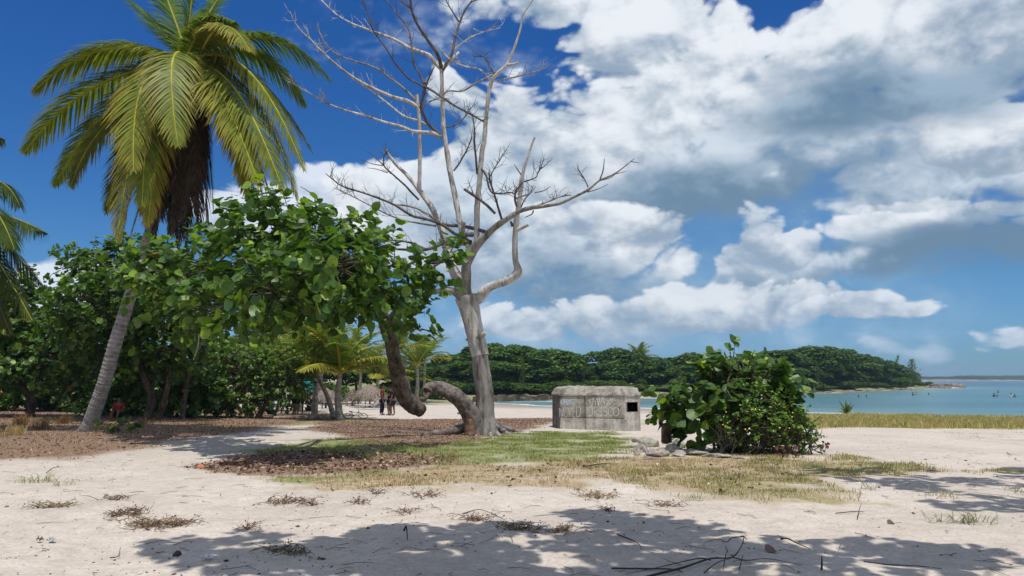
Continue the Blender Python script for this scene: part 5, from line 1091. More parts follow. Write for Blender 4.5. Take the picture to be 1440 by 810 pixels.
# ------------------------------------------------------------------ rocks
def rock(name, px, py, wpx, hpx, label, group=None, col=(.36, .32, .27), dy=0, sink=.25):
    g = gnd(px, py); g.y += dy; g.z = hz(g.x, g.y); k = mpp(g.y); rx, rz = wpx * k / 2 * 1.15, hpx * k * .95; ry = rx * .9
    bm = bmesh.new(); bmesh.ops.create_icosphere(bm, subdivisions=4, radius=1); s = rng.uniform(0, 99)
    V = np.array([v.co for v in bm.verts]); F = np.array([[v.index for v in f.verts] for f in bm.faces]); bm.free()
    pl = rsph(9); hcut = rng.uniform(.38, .72, 9)
    for n_, h_ in zip(pl, hcut):
        d = V @ n_; V = V - np.clip(d - h_, 0, 9)[:, None] * n_ * .95
    V = V * (1 + (fbm(V[:, 0] * 2.2 + s, V[:, 1] * 2.2 + V[:, 2] * 1.7, 5, int(s), .6) - .5) * .75 + (vn(V[:, 0] * 9 + s, V[:, 2] * 9 + V[:, 1] * 7, 3) - .5) * .06)[:, None]
    V = V * np.array([rx, ry, rz * .75]) + np.array([0, 0, rz * (.5 - sink)]); mb = MB(); mb.add(V, F, col_vary(col, 1, .12, .03)[0]); o = mb.build(name, M_ROCK); o.location = g; o.rotation_euler[2] = 0; tag(o, label, 'rock', group); return o
RG = 'stones of the heap by the bush'
RL = [(903, 636, 22, 18, 'pale rough stone at the left end of the heap', .0), (918, 630, 28, 20, 'large stone high on the back of the heap left of the stump', .4), (942, 636, 26, 12, 'rounded grey stone in front of the stump on the heap', .1), (957, 631, 30, 20, 'broad stone at the right shoulder of the heap against the bush', .4),
      (920, 642, 24, 12, 'flat grey stone at the front left of the heap', 0), (936, 642, 14, 9, 'small brown stone low in the front of the heap', 0), (956, 642, 22, 9, 'pinkish angular stone at the front right of the heap', 0), (913, 645, 15, 5, 'low white chip of stone lying before the heap', -.1),
      (982, 640, 46, 7, 'long flat pale rock slab at the foot of the bush', 0), (1010, 643, 36, 5, 'low broken rock slab under the middle of the bush', 0), (1045, 645, 30, 4, 'flat crumbly rock under the right of the bush', 0), (905, 624, 18, 10, 'rough stone at the back left of the heap', .6), (948, 622, 22, 12, 'stone at the very back of the heap touching the leaves', .8),
      (928, 637, 14, 11, 'knobbly little stone wedged between the two front stones', .05), (970, 637, 16, 9, 'brownish stone where the heap meets the long flat slab', .1), (896, 641, 12, 7, 'small half-buried stone at the grass edge left of the heap', 0), (1068, 646, 18, 3, 'thin flat chip of rock at the right foot of the bush', 0), (945, 626, 16, 12, 'little stone just right of the wooden stump', .5)]
for px, py, w, h, lab, dy in RL: rock('stone', px, py, w, h, lab, RG, dy=dy)
g = gnd(936, 634); g.y -= .22; kz = mpp(g.y); mb = MB(); p0 = at(937, 616, g.y); tube(mb, [(p0.x, g.y, p0.z - .1), tuple(p0), tuple(at(937, 605, g.y)), tuple(at(937, 596, g.y))], [7.6 * kz, 7.2 * kz, 7 * kz, 6.2 * kz], 14, col=(.13, .095, .08), wob=.06, seed=4)
o = mb.build('wooden_stump', M_BARK, origin=np.array(g)); o.location = g; tag(o, 'short brown wooden post stump standing among the stones', 'stump')
# rocky rim of the far bank and of the point
def rim(pts, name, label, h, w, col):
    mb = MB(); P = np.array(pts, float); n = 0; L = np.linalg.norm(np.diff(P, axis=0), axis=1).sum(); m = int(L / (w * .6)); t = np.linspace(0, len(P) - 1, m); Q = np.stack([np.interp(t, np.arange(len(P)), P[:, i]) for i in (0, 1)], 1)
    for i in range(m):
        x, y = Q[i] + rng.normal(0, w * .35, 2); hh = h * rng.uniform(.4, 1.3); ww = w * rng.uniform(.5, 1.2); a = np.linspace(0, 6.28, 7)[:-1]; r0 = np.stack([x + ww * np.cos(a), y + ww * .7 * np.sin(a), np.full(6, -.3)], -1); r1 = np.stack([x + ww * .8 * np.cos(a) + rng.normal(0, .1, 6), y + ww * .5 * np.sin(a), hh * rng.uniform(.6, 1, 6)], -1)
        j = np.arange(6); mb.add(np.vstack([r0, r1, [[x, y, hh]]]), np.stack([j, (j + 1) % 6, (j + 1) % 6 + 6, j + 6], -1), col_vary(col, 1, .2)[0]); mb.add(np.vstack([r1, [[x, y, hh]]]), [[k, (k + 1) % 6, 6] for k in range(6)], col_vary(col, 1, .2)[0])
    tag(mb.build(name, M_ROCK, smooth=False), label, 'rocks', kind='stuff')
rim([(-4, 101), (1, 108), (6, 112.5), (14, 119), (26, 129.5), (36, 138)], 'shore_rocks', 'dark jagged rocks lining the near bank of the wood', .75, .9, (.10, .085, .06))
rim([(45, 149), (67, 166), (82, 184), (96, 201), (112, 220), (132, 243), (142, 252)], 'shore_rocks', 'pale rocky ledge along the foot of the wooded point', .35, 1.2, (.24, .21, .16))
rim([(132, 243), (142, 254), (150, 264), (158, 272)], 'shore_rocks', 'low rocky spit running out from the point into the bay', 1.3, 1.6, (.22, .19, .16))

# ------------------------------------------------------------------ thatched shades
def palapa(px, py, roofw, top, eave, label):
    g = gnd(px, py); Y = g.y; k = mpp(Y); root = empty('thatched_shade', g); o3 = np.array(g); ze = at(px, eave, Y).z; zt = at(px, top, Y).z; R0 = roofw * k / 2
    mb = MB(); n = 40; a = np.linspace(0, 2 * math.pi, n, endpoint=False); rows = []
    for s, r in ((0, .0), (.04, .10), (.25, .42), (.55, .74), (.85, .93), (1.0, 1.0), (1.18, .98)):
        rows.append(np.stack([g.x + R0 * r * np.cos(a) * (1 + rng.normal(0, .02, n)), Y + R0 * r * np.sin(a), zt + (ze - zt) * s + rng.normal(0, .03 + .05 * (s > 1), n)], -1))
    V = np.concatenate(rows); i = np.arange(len(rows) - 1)[:, None] * n; j = np.arange(n)[None]; f = np.stack([i + j, i + (j + 1) % n, i + n + (j + 1) % n, i + n + j], -1).reshape(-1, 4); mb.add(V, f, (.24, .20, .165))
    m = 900; aa = rng.uniform(0, 6.28, m); s = rng.uniform(.1, 1.05, m); r = np.interp(s, [0, .04, .25, .55, .85, 1.0, 1.18], [0, .1, .42, .74, .93, 1, .98]) * R0 * 1.01; P = np.stack([g.x + r * np.cos(aa), Y + r * np.sin(aa), zt + (ze - zt) * s + .03], -1)
    out = np.stack([np.cos(aa), np.sin(aa), np.full(m, -.9 * (zt - ze) / R0)], -1); leaves(mb, P, out * [1, 1, 0] + [0, 0, .8], out, rng.uniform(.25, .5, m), col_vary((.25, .21, .17), m, .3), 'quad', wid=.22); mb.build('roof', M_THATCH, root, origin=o3)
    mb = MB(); tube(mb, [(g.x, Y, g.z - .1), (g.x, Y, zt - .15)], [.09, .07], 8, col=(.25, .21, .17)); mb.build('post', M_TWIG, root, origin=o3)
    for q in range(4):
        mb = MB(); x, y = g.x + R0 * .8 * math.cos(q * 1.57 + .5), Y + R0 * .8 * math.sin(q * 1.57 + .5); tube(mb, [(x, y, g.z - .1), (x, y, ze + .1)], [.05, .045], 6, col=(.20, .17, .14)); mb.build('post', M_TWIG, root, origin=o3)
    tag(root, label, 'thatched shade')
palapa(520, 573, 50, 541, 559, 'round thatched shade with a tall domed roof beside the standing couple')
palapa(458, 574, 46, 546, 561, 'thatched shade half hidden behind the young palm trunks')
palapa(496, 571, 20, 547, 560, 'narrow thatched shade just left of the domed one')
palapa(398, 574, 44, 546, 558, 'thatched shade behind the round bush')

# ------------------------------------------------------------------ people
SKIN = (.16, .085, .05); 
def skin_body(name, joints, edges, matr, parent, col, sub=2, root_i=0):
    me = bpy.data.meshes.new(name); me.from_pydata([tuple(j[:3]) for j in joints], edges, []); o = bpy.data.objects.new(name, me); C.objects.link(o)
    sk = o.modifiers.new('s', 'SKIN'); ss = o.modifiers.new('u', 'SUBSURF'); ss.levels = sub; ss.render_levels = sub
    if not me.skin_vertices: 
        bm = bmesh.new(); bm.from_mesh(me); bm.verts.layers.skin.verify(); bm.to_mesh(me); bm.free()
    for i, sv in enumerate(me.skin_vertices[0].data):
        r = joints[i][3]; r = r if isinstance(r, tuple) else (r, r); sv.radius = r; sv.use_root = (i == root_i)
    dg = bpy.context.evaluated_depsgraph_get(); dg.update(); ev = o.evaluated_get(dg); m2 = bpy.data.meshes.new_from_object(ev)
    a = m2.color_attributes.new('Col', 'FLOAT_COLOR', 'POINT'); n = len(m2.vertices); a.data.foreach_set('color', np.tile((*col, 1), (n, 1)).astype('f').ravel())
    o.modifiers.clear(); o.data = m2; m2.materials.clear(); m2.materials.append(matr)
    for p in m2.polygons: p.use_smooth = True
    if parent: o.parent = parent
    return o
def person(g, rz, label, top=(.3, .02, .02), bot=(.02, .02, .03), pose='stand', H=1.7, hat=None, skin=SKIN, long_bot=False, sunk=0, group=None):
    root = empty('person', g); root.rotation_euler[2] = rz; s = H / 1.7
    J = {}; st = pose
    hipz = .90 if st != 'sit' else .25
    J['pel'] = (0, 0, hipz, (.155, .105)); J['waist'] = (0, .0, hipz + .16, (.135, .095)); J['chest'] = (0, .01, hipz + .38, (.165, .11)); J['neckb'] = (0, .01, hipz + .53, (.085, .07)); J['neck'] = (0, -.01, hipz + .60, (.055, .055)); J['head'] = (0, -.02, hipz + .70, (.075, .085)); J['crown'] = (0, -.005, hipz + .79, (.06, .07))
    for sd, n in ((-1, 'L'), (1, 'R')):
        J['sh' + n] = (sd * .18, .01, hipz + .49, .058)
        if st == 'sit': J['el' + n] = (sd * .24, -.05, hipz + .24, .042); J['wr' + n] = (sd * .18, -.27, hipz + .17, .028); J['hd' + n] = (sd * .16, -.35, hipz + .15, (.035, .018))
        elif st == 'front' and sd > 0: J['el' + n] = (sd * .27, -.03, hipz + .22, .042); J['wr' + n] = (sd * .22, -.24, hipz + .30, .028); J['hd' + n] = (sd * .19, -.32, hipz + .33, (.035, .018))
        else: J['el' + n] = (sd * .25, .02, hipz + .20, .042); J['wr' + n] = (sd * .27, -.04, hipz - .05, .028); J['hd' + n] = (sd * .27, -.06, hipz - .13, (.02, .035))
        if st == 'sit': J['hip' + n] = (sd * .10, -.02, hipz - .05, .10); J['kn' + n] = (sd * .13, -.42, hipz + .22, .065); J['an' + n] = (sd * .12, -.62, .07, .042); J['toe' + n] = (sd * .12, -.80, .04, (.04, .03))
        else:
            o = .05 * sd; J['hip' + n] = (sd * .09, 0, hipz - .08, .095); J['kn' + n] = (sd * .11, -.02 - o, .48, .062); J['an' + n] = (sd * .12, .03 - o, .09, .040); J['toe' + n] = (sd * .14, -.13 - o, .03, (.042, .028))
    E = [('pel', 'waist'), ('waist', 'chest'), ('chest', 'neckb'), ('neckb', 'neck'), ('neck', 'head'), ('head', 'crown')]
    for n in 'LR': E += [('chest', 'sh' + n), ('sh' + n, 'el' + n), ('el' + n, 'wr' + n), ('wr' + n, 'hd' + n), ('pel', 'hip' + n), ('hip' + n, 'kn' + n), ('kn' + n, 'an' + n), ('an' + n, 'toe' + n)]
    # fingers and thumb
    for sd, n in ((-1, 'L'), (1, 'R')):
        h = np.array(J['hd' + n][:3]); w = np.array(J['wr' + n][:3]); dd = unit(h - w); sp = np.cross(dd, [1, 0, 0]) if abs(dd[2]) > .5 else np.array([1., 0, 0]); sp = unit(sp)
        for q in range(4):
            b_ = h + dd * .03 + sp * (q - 1.5) * .019; L = (.065, .075, .07, .055)[q]; J['f%d' % q + n] = (*b_, .0095); J['g%d' % q + n] = (*(b_ + dd * L * .6 + np.array([0, -.006, 0])), .008); J['h%d' % q + n] = (*(b_ + dd * L + np.array([0, -.02, 0])), .007)
            E += [('hd' + n, 'f%d' % q + n), ('f%d' % q + n, 'g%d' % q + n), ('g%d' % q + n, 'h%d' % q + n)]
        b_ = w + dd * .03 + sp * -.03; J['t' + n] = (*b_, .011); J['u' + n] = (*(b_ + dd * .035 - sp * .02), .009); E += [('wr' + n, 't' + n), ('t' + n, 'u' + n)]
    J['nose'] = (0, -.115, hipz + .695, .012); E.append(('head', 'nose'))
    for sd, n in ((-1, 'L'), (1, 'R')): J['ear' + n] = (sd * .085, -.01, hipz + .70, (.012, .02)); E.append(('head', 'ear' + n))
    ks = list(J); idx = {k: i for i, k in enumerate(ks)}; sc = lambda j: (j[0] * s, j[1] * s, j[2] * s, tuple(x * s for x in j[3]) if isinstance(j[3], tuple) else j[3] * s)
    skin_body('body', [sc(J[k]) for k in ks], [(idx[a], idx[b_]) for a, b_ in E], M_SKIN, root, skin)
    def cloth(nm, keys, eds, grow, col, cut={}):
        jj = []; ii = {}
        for k in keys:
            j = cut.get(k, J.get(k)); r = j[3]; r = tuple(x + grow for x in r) if isinstance(r, tuple) else r + grow; ii[k] = len(jj); jj.append(sc((*j[:3], r)))
        skin_body(nm, jj, [(ii[a], ii[b_]) for a, b_ in eds], M_CLOTH, root, col)
    if top:
        mid = {}
        for n in 'LR':
            a, b_ = J['sh' + n], J['el' + n]; mid['sl' + n] = tuple(a[i] * .45 + b_[i] * .55 for i in range(3)) + (.055,)
        cloth('shirt', ['pel', 'waist', 'chest', 'shL', 'shR', 'slL', 'slR'], [('pel', 'waist'), ('waist', 'chest'), ('chest', 'shL'), ('chest', 'shR'), ('shL', 'slL'), ('shR', 'slR')], .016, top, mid)
    if bot:
        mid = {}
        for n in 'LR':
            a, b_ = J['hip' + n], J['kn' + n if not long_bot else 'an' + n]; f = .75 if not long_bot else .95; mid['sl' + n] = tuple(a[i] * (1 - f) + b_[i] * f for i in range(3)) + (.075 if not long_bot else .05,)
        ke = ['pel', 'hipL', 'hipR', 'knL', 'knR', 'slL', 'slR'] if long_bot else ['pel', 'hipL', 'hipR', 'slL', 'slR']
        ed = [('pel', 'hipL'), ('pel', 'hipR')] + ([('hipL', 'knL'), ('hipR', 'knR'), ('knL', 'slL'), ('knR', 'slR')] if long_bot else [('hipL', 'slL'), ('hipR', 'slR')]); cloth('trousers' if long_bot else 'shorts', ke, ed, .018, bot, mid)
    hz_ = (hipz + .76) * s; mb = MB(); n = 14; a = np.linspace(0, 2 * math.pi, n, endpoint=False); rows = []
    for z, r in ((-.06, .098), (0, .106), (.05, .095), (.085, .055), (.098, .005)): rows.append(np.stack([r * .92 * np.cos(a) * s, (.02 + r * 1.02 * np.sin(a) + (.022 if z < 0 else 0)) * s, np.full(n, hz_ + z * s)], -1))
    V = np.concatenate(rows); i = np.arange(4)[:, None] * n; j = np.arange(n)[None]; mb.add(V, np.stack([i + j, i + (j + 1) % n, i + n + (j + 1) % n, i + n + j], -1).reshape(-1, 4), hat or (.012, .010, .009)); mb.build('hair', M_CLOTH, root)
    root.location = (g[0], g[1], g[2] - sunk); tag(root, label, 'person', group); return root
def pg(px, py): v = gnd(px, py); return (v.x, v.y, hz(v.x, v.y))
person(pg(537, 584), R(100), 'person in a dark red top and dark trousers standing on the sand facing right', (.20, .02, .03), (.015, .015, .03), 'front', 1.78, long_bot=True)
person(pg(547, 584), R(-80), 'person in black T-shirt and shorts standing beside the person in dark red', (.012, .012, .014), (.02, .02, .022), 'front', 1.72)
person(pg(552, 584.5), R(-100), 'person in a black top standing half behind the leaning trunk', (.014, .014, .016), (.03, .025, .025), 'stand', 1.66)
person(pg(422, 583), R(20), 'person with reddish top and dark shorts standing by the slim palm trunk', (.30, .09, .05), (.015, .015, .03), 'stand', 1.7)
person(pg(414, 583), R(-30), 'bare-chested person in black shorts standing near the round bush', None, (.012, .012, .014), 'stand', 1.7)
person(pg(434, 580), R(60), 'person in dark clothes sitting on the sand by the slim palm trunk', (.02, .02, .03), (.02, .02, .02), 'sit', 1.7)
person(pg(381, 585), R(-40), 'person in a light blue top sitting low at the right edge of the round bush', (.10, .25, .38), (.02, .02, .03), 'sit', 1.7)
person(pg(166, 590), R(10), 'person in a bright red top sitting in the shade right of the tall palm trunk', (.30, .02, .02), (.03, .02, .02), 'sit', 1.5)
# bathers: standing or swimming with only heads and shoulders out of the water
def bather(px, py, up, label, skin, top=None, hair=None):
    d = ray(px, py); t = EYE / -d.z; p = d * t; H = 1.7
    return person((p.x, p.y, 0), R(random.uniform(-60, 60)), label, top, (.02, .03, .06), 'stand', H, skin=skin, sunk=H - up)
bather(1284, 556, .55, 'dark-haired bather standing in the bay below the point, left of the pair', (.10, .06, .045))
bather(1288.5, 555.5, .6, 'pink-shouldered bather beside the dark one below the tip of the point', (.55, .30, .24))
bather(1306, 555, .30, 'lone bather, only the head showing, just right of the pair below the point', (.09, .055, .04))
bather(1398, 557.5, .5, 'dark bather at the left of the three heads in the far-right water', (.07, .045, .035))
bather(1403.5, 552, .4, 'farthest dark head in the right-hand group of swimmers', (.07, .045, .035))
bather(1402.5, 557.5, .3, 'small low head just right of the nearest dark swimmer', (.12, .08, .06))
bather(1422, 558, .6, 'bather in a white top standing in the water at far right', (.10, .06, .05), (.75, .72, .70))
bather(1427, 558, .4, 'dark swimmer touching the bather in the white top', (.07, .045, .035))
bather(1207.5, 559, .3, 'tiny dark head in the water right of the spiky plant', (.05, .04, .03))
bather(1218.5, 558.5, .3, 'small dark swimmer farther right of the spiky plant', (.06, .045, .035))

# ------------------------------------------------------------------ things on the left beach
def lounger(px, py, rz, col, label, name='beach_chair'):
    g = gnd(px, py); root = empty(name, g); root.rotation_euler[2] = rz
    mb = MB(); mb.add([(-.9, -.3, .32), (.3, -.3, .32), (.3, .3, .32), (-.9, .3, .32)], [[0, 1, 2, 3]], col); mb.add([(-.9, -.3, .29), (.3, -.3, .29), (.3, .3, .29), (-.9, .3, .29)], [[3, 2, 1, 0]], col); mb.build('seat', M_CLOTH, root)
    mb = MB(); mb.add([(.3, -.3, .32), (.85, -.3, .85), (.85, .3, .85), (.3, .3, .32)], [[0, 1, 2, 3]], col); mb.add([(.33, -.3, .30), (.88, -.3, .83), (.88, .3, .83), (.33, .3, .30)], [[3, 2, 1, 0]], col); mb.build('backrest', M_CLOTH, root)
    for x in (-.8, .5):
        for y in (-.3, .3): mb = MB(); tube(mb, [(x, y, .33), (x + .05, y, 0)], [.02, .02], 6, col=(.5, .5, .48)); mb.build('leg', M_PAINT, root)
    tag(root, label, 'beach chair'); return root
lounger(392, 577, R(15), (.04, .05, .12), 'dark blue beach lounger under the shade behind the round bush')
lounger(403, 578, R(-10), (.05, .05, .10), 'second dark blue beach lounger, right of the first behind the bush')
lounger(515, 575, R(10), (.75, .75, .73), 'white beach lounger in front of the domed thatched shade')
lounger(521, 576, R(-20), (.70, .70, .70), 'second white beach lounger in front of the domed thatched shade')
lounger(468, 576, R(5), (.08, .06, .05), 'dark beach lounger left of the stout young palm')
# bicycle lying by the palm
g = gnd(501, 588); root = empty('bicycle', g); root.rotation_euler = (R(58), 0, 0); root.scale = (.72,) * 3; tag(root, 'small dark bicycle lying tilted on the sand just right of the stout young palm', 'bicycle')
for x in (-.52, .52):
    mb = MB(); a = np.linspace(0, 2 * math.pi, 25); tube(mb, [(x + .33 * math.cos(t), 0, .34 + .33 * math.sin(t)) for t in a], [.022] * 25, 6, col=(.02, .02, .02), cap=False, sub=1)
    for t in a[::3]: tube(mb, [(x, 0, .34), (x + .32 * math.cos(t), 0, .34 + .32 * math.sin(t))], [.004, .004], 3, col=(.4, .4, .4), cap=False, sub=1)
    mb.build('wheel', M_PAINT, root)
mb = MB()
for p, q_ in (((-.52, 0, .34), (-.12, 0, .34)), ((-.52, 0, .34), (-.2, 0, .75)), ((-.12, 0, .34), (-.22, 0, .85)), ((-.12, 0, .34), (.33, 0, .78)), ((-.2, 0, .75), (.32, 0, .82)), ((.30, 0, .95), (.52, 0, .34))): tube(mb, [p, q_], [.018, .018], 6, col=(.05, .10, .10))
mb.build('frame', M_PAINT, root); mb = MB(); tube(mb, [(-.34, 0, .90), (-.20, 0, .90), (-.08, 0, .89)], [.05, .04, .02], 6, col=(.02, .02, .02)); mb.build('saddle', M_PAINT, root)
mb = MB(); tube(mb, [(.22, -.28, .98), (.30, -.1, 1.0), (.30, .1, 1.0), (.22, .28, .98)], [.013] * 4, 6, col=(.1, .1, .1)); mb.build('handlebar', M_PAINT, root)
# turquoise towel hung between posts, log lying on the sand, roof at far left, white bits
g = gnd(432, 580); mb = MB(); n = 8; u, w = np.meshgrid(np.linspace(0, 1, n), np.linspace(0, 1, n)); V = np.stack([g.x - .35 + .7 * u, g.y + .04 * np.sin(u * 12), g.z + 1.9 - .65 * w], -1).reshape(-1, 3); i = np.arange(n - 1)[:, None] * n; j = np.arange(n - 1)[None]; F = np.stack([i + j, i + j + 1, i + n + j + 1, i + n + j], -1).reshape(-1, 4); mb.add(V, F, (.05, .38, .42)); mb.add(V + [0, .02, 0], F[:, ::-1], (.05, .38, .42))
o = mb.build('towel', M_CLOTH, origin=np.array(g)); o.location = g; tag(o, 'turquoise towel hanging beside the slim palm trunk', 'towel')
g0 = gnd(385, 589.5); g1 = gnd(475, 589.5); mb = MB(); tube(mb, [(g0.x, g0.y, g0.z + .06), ((g0.x + g1.x) / 2, g0.y + .1, g0.z + .08), (g1.x, g1.y, g1.z + .05)], [.09, .11, .07], 8, col=(.26, .22, .18), wob=.1); o = mb.build('fallen_log', M_BARK, origin=np.array(g0)); o.location = g0; tag(o, 'long low log lying across the sand in front of the young palms', 'log')
def house():
    g = gnd(-10, 573); g.y += 4; Y = g.y; g.z = hz(g.x, g.y); root = empty('hut', g); o3 = np.array(g); k = mpp(Y); x0, x1 = at(-90, 560, Y).x, at(30, 560, Y).x; z1 = at(0, 566, Y).z; z2 = at(0, 549, Y + 1.5).z
    mb = MB(); box(mb, ((x0 + x1) / 2, Y + 2, (g.z + z1) / 2 - .1), (x1 - x0 - .6, 3, z1 - g.z + .2), col=(.22, .15, .11)); mb.build('wall', M_PAINT, root, False, o3)
    mb = MB(); V = np.array([(x0, Y - .1, z1), (x1, Y - .1, z1), (x1 - .5, Y + 2, z2), (x0 + .5, Y + 2, z2), (x0, Y + 4.1, z1), (x1, Y + 4.1, z1)]); V2 = V - [0, 0, .1]; F = [[0, 1, 2, 3], [3, 2, 5, 4]]; mb.add(V, F, (.40, .13, .07)); mb.add(V2, [f[::-1] for f in F], (.3, .1, .06)); mb.add([V[0], V[1], V2[1], V2[0]], [[3, 2, 1, 0]], (.3, .1, .06)); mb.build('roof', M_ROCK, root, False, o3)
    tag(root, 'low hut with an orange-red roof behind the trees at the left edge', 'hut')
house()
# ------------------------------------------------------------------ grass, litter and weeds
def scatter(poly, dens, xlim=None):
    P = np.array(poly); lo = P.min(0); hi = P.max(0); n = int((hi - lo).prod() * dens); n = min(n, 900000); X = rng.uniform(lo[0], hi[0], n); Y = rng.uniform(lo[1], hi[1], n); return X, Y
def blades(name, label, zone, ch, dens, hgt, wd, cols, thr=.45, ymax=999, clump=.6, cat='grass'):
    X, Y = scatter(ZP[zone], dens); vis = (np.abs(X) < Y * .72 + 1) & (Y < ymax); X, Y = X[vis], Y[vis]; own = sdpoly(X, Y, ZP[zone]) < .9; X, Y = X[own], Y[own]
    cl = fbm(X * 2.1, Y * 2.1, 3, 88, .6); m = (zones(X, Y)[:, ch] * (.55 + clump * (cl - .5) * 2.4) > rng.uniform(thr * .5, thr * 1.5, len(X))); X, Y = X[m], Y[m]
    n = len(X); Z = height(X, Y) ; h = hgt * rng.uniform(.35, 1.25, n) * (.6 + .8 * fbm(X * .8, Y * .8, 2, 9)); a = rng.uniform(0, 6.28, n); lean = rng.normal(0, .38, (n, 2)) * h[:, None]
    w = np.stack([np.cos(a), np.sin(a)], -1) * (wd * (Y / 16) ** .5)[:, None]; b0 = np.stack([X, Y, Z - .01], -1); off = np.concatenate([w, np.zeros((n, 1))], 1)
    mid = b0 + np.concatenate([lean * .35, (h * .6)[:, None]], 1); tip = b0 + np.concatenate([lean, h[:, None]], 1)
    V = np.stack([b0 - off, b0 + off, mid + off * .7, mid - off * .7, tip], 1).reshape(-1, 3); k = np.arange(n)[:, None] * 5; mb = MB(); c = np.array(cols)[rng.integers(0, len(cols), n)] * (1 + rng.normal(0, .18, (n, 1))); c = np.repeat(np.clip(c, .01, .8), 5, 0)
    mb.add(V, k + np.array([[0, 1, 2, 3]]), c); s0 = mb.n - len(V); mb.f3.append((k + np.array([[3, 2, 4]]))); o = mb.build(name, M_GRASS); tag(o, label, cat, kind='stuff'); return n
GG = [(.24, .31, .09), (.30, .35, .12), (.17, .24, .06), (.42, .40, .20), (.36, .33, .15)]; GS = [(.46, .35, .19), (.54, .43, .26), (.36, .25, .13), (.30, .30, .13)]; GO = [(.25, .28, .11), (.36, .32, .15), (.20, .24, .08), (.44, .37, .21)]; GB = [(.28, .19, .11), (.40, .29, .18), (.20, .13, .08), (.50, .42, .30)]
tot = 0
tot += blades('green_grass', 'short bright green grass on the rise right of the dead tree', 'green_a', 1, 900, .065, .0055, GG, clump=1.0)
tot += blades('straw_grass', 'short dry straw-coloured grass in front of the green patch', 'straw_a', 2, 620, .065, .0055, GS + [(.16, .18, .07)], .5)
tot += blades('olive_grass', 'olive green grass tongue in front of the low bush', 'olive', 2, 800, .07, .006, GO, .5)
tot += blades('green_grass', 'thin green grass edge below the dark leaf litter', 'green_b', 1, 500, .05, .006, GO, .55)
tot += blades('shore_grass', 'tall yellowing grass strip between the sand and the bay at right', 'strip', 2, 150, .30, .010, [(.46, .37, .15), (.34, .33, .11), (.54, .43, .22), (.28, .30, .10)], .4, clump=.3)
tot += blades('thin_grass', 'sparse dry grass on the sand at the far right', 'thin_r', 2, 60, .06, .006, GS, .5)
tot += blades('dry_grass', 'dry brown grass and litter under the trees at left', 'litter_left', 0, 130, .07, .008, GB, .6, ymax=34)
tot += blades('dry_grass', 'sparse dry blades among the brown litter beneath the arched trunk', 'litter_mid', 0, 120, .05, .007, GB, .7)
print('blades', tot)
# taller dry tussocks at the left
def tussock(px, py, h, n, label, col):
    g = gnd(px, py); mb = MB()
    for i in range(n):
        a = rng.uniform(0, 6.28); l = rng.uniform(.5, 1) * h; b0 = np.array([rng.normal(0, .15), rng.normal(0, .08), 0]); d = np.array([math.cos(a) * .45, math.sin(a) * .45, 1]) * l; s_ = np.array([math.sin(a), -math.cos(a), 0]) * .006; m_ = b0 + d * .55 * [.6, .6, 1.05]; t_ = b0 + d * [1.2, 1.2, .95]
        mb.add([b0 - s_, b0 + s_, m_ + s_ * .8, m_ - s_ * .8, t_], [[0, 1, 2, 3]], np.clip(np.array(col) * (1 + rng.normal(0, .2)), 0, .8)); mb.f3.append(np.array([[3, 2, 4]]) + mb.n - 5)
    o = mb.build('grass_tussock', M_GRASS); o.location = g; tag(o, label, 'grass tussock')
tussock(20, 612, .38, 160, 'pale straw tussock near the left edge, in front of the shaded dry grass', (.52, .40, .20))
tussock(58, 604, .45, 200, 'golden dry grass clump between the left edge and the tall palm', (.34, .20, .09)); tussock(30, 598, .5, 200, 'brown dry grass clump in the shade at the left edge', (.28, .17, .08)); tussock(88, 596, .4, 160, 'brownish dry grass clump just left of the palm foot', (.30, .18, .09))
tussock(200, 596, .3, 110, 'thin dry grass clump right of the palm foot in the tree shade', (.28, .18, .09))
# fallen leaves: brown litter
def litter(name, label, zone, dens, size, cols, thr=.5, ch=0):
    X, Y = scatter(ZP[zone], dens); v = np.abs(X) < Y * .72 + 1; X, Y = X[v], Y[v]; m = zones(X, Y)[:, ch] > rng.uniform(.2, .9, len(X)); X, Y = X[m], Y[m]; n = len(X); Z = height(X, Y) + rng.uniform(.004, .03, n)
    N_ = rng.normal(0, .35, (n, 3)) + [0, 0, 1]; mb = MB(); c = np.array(cols)[rng.integers(0, len(cols), n)] * (1 + rng.normal(0, .25, (n, 1))); leaves(mb, np.stack([X, Y, Z], -1), N_, rsph(n) * [1, 1, .15], size * rng.uniform(.5, 1.2, n), np.clip(c, .01, .7), 'oval', cup=.22, wid=.9); tag(mb.build(name, M_CLOTH), label, 'leaf litter', kind='stuff')
LC = [(.15, .08, .052), (.22, .13, .085), (.30, .20, .14), (.10, .06, .045), (.17, .10, .07), (.38, .31, .24)]
litter('fallen_leaves', 'brown fallen leaves under the arched trunk', 'litter_mid', 60, .045, LC + [(.36, .28, .20)]); litter('fallen_leaves', 'dark fallen leaves in the shade of the big sea grape', 'litter_dark', 110, .065, LC); litter('fallen_leaves', 'brown fallen leaves around the foot of the tall palm', 'litter_left', 16, .06, LC)
litter('fallen_leaves', 'scattered dry leaves on the straw-coloured grass', 'straw_a', 5, .07, LC, ch=2)
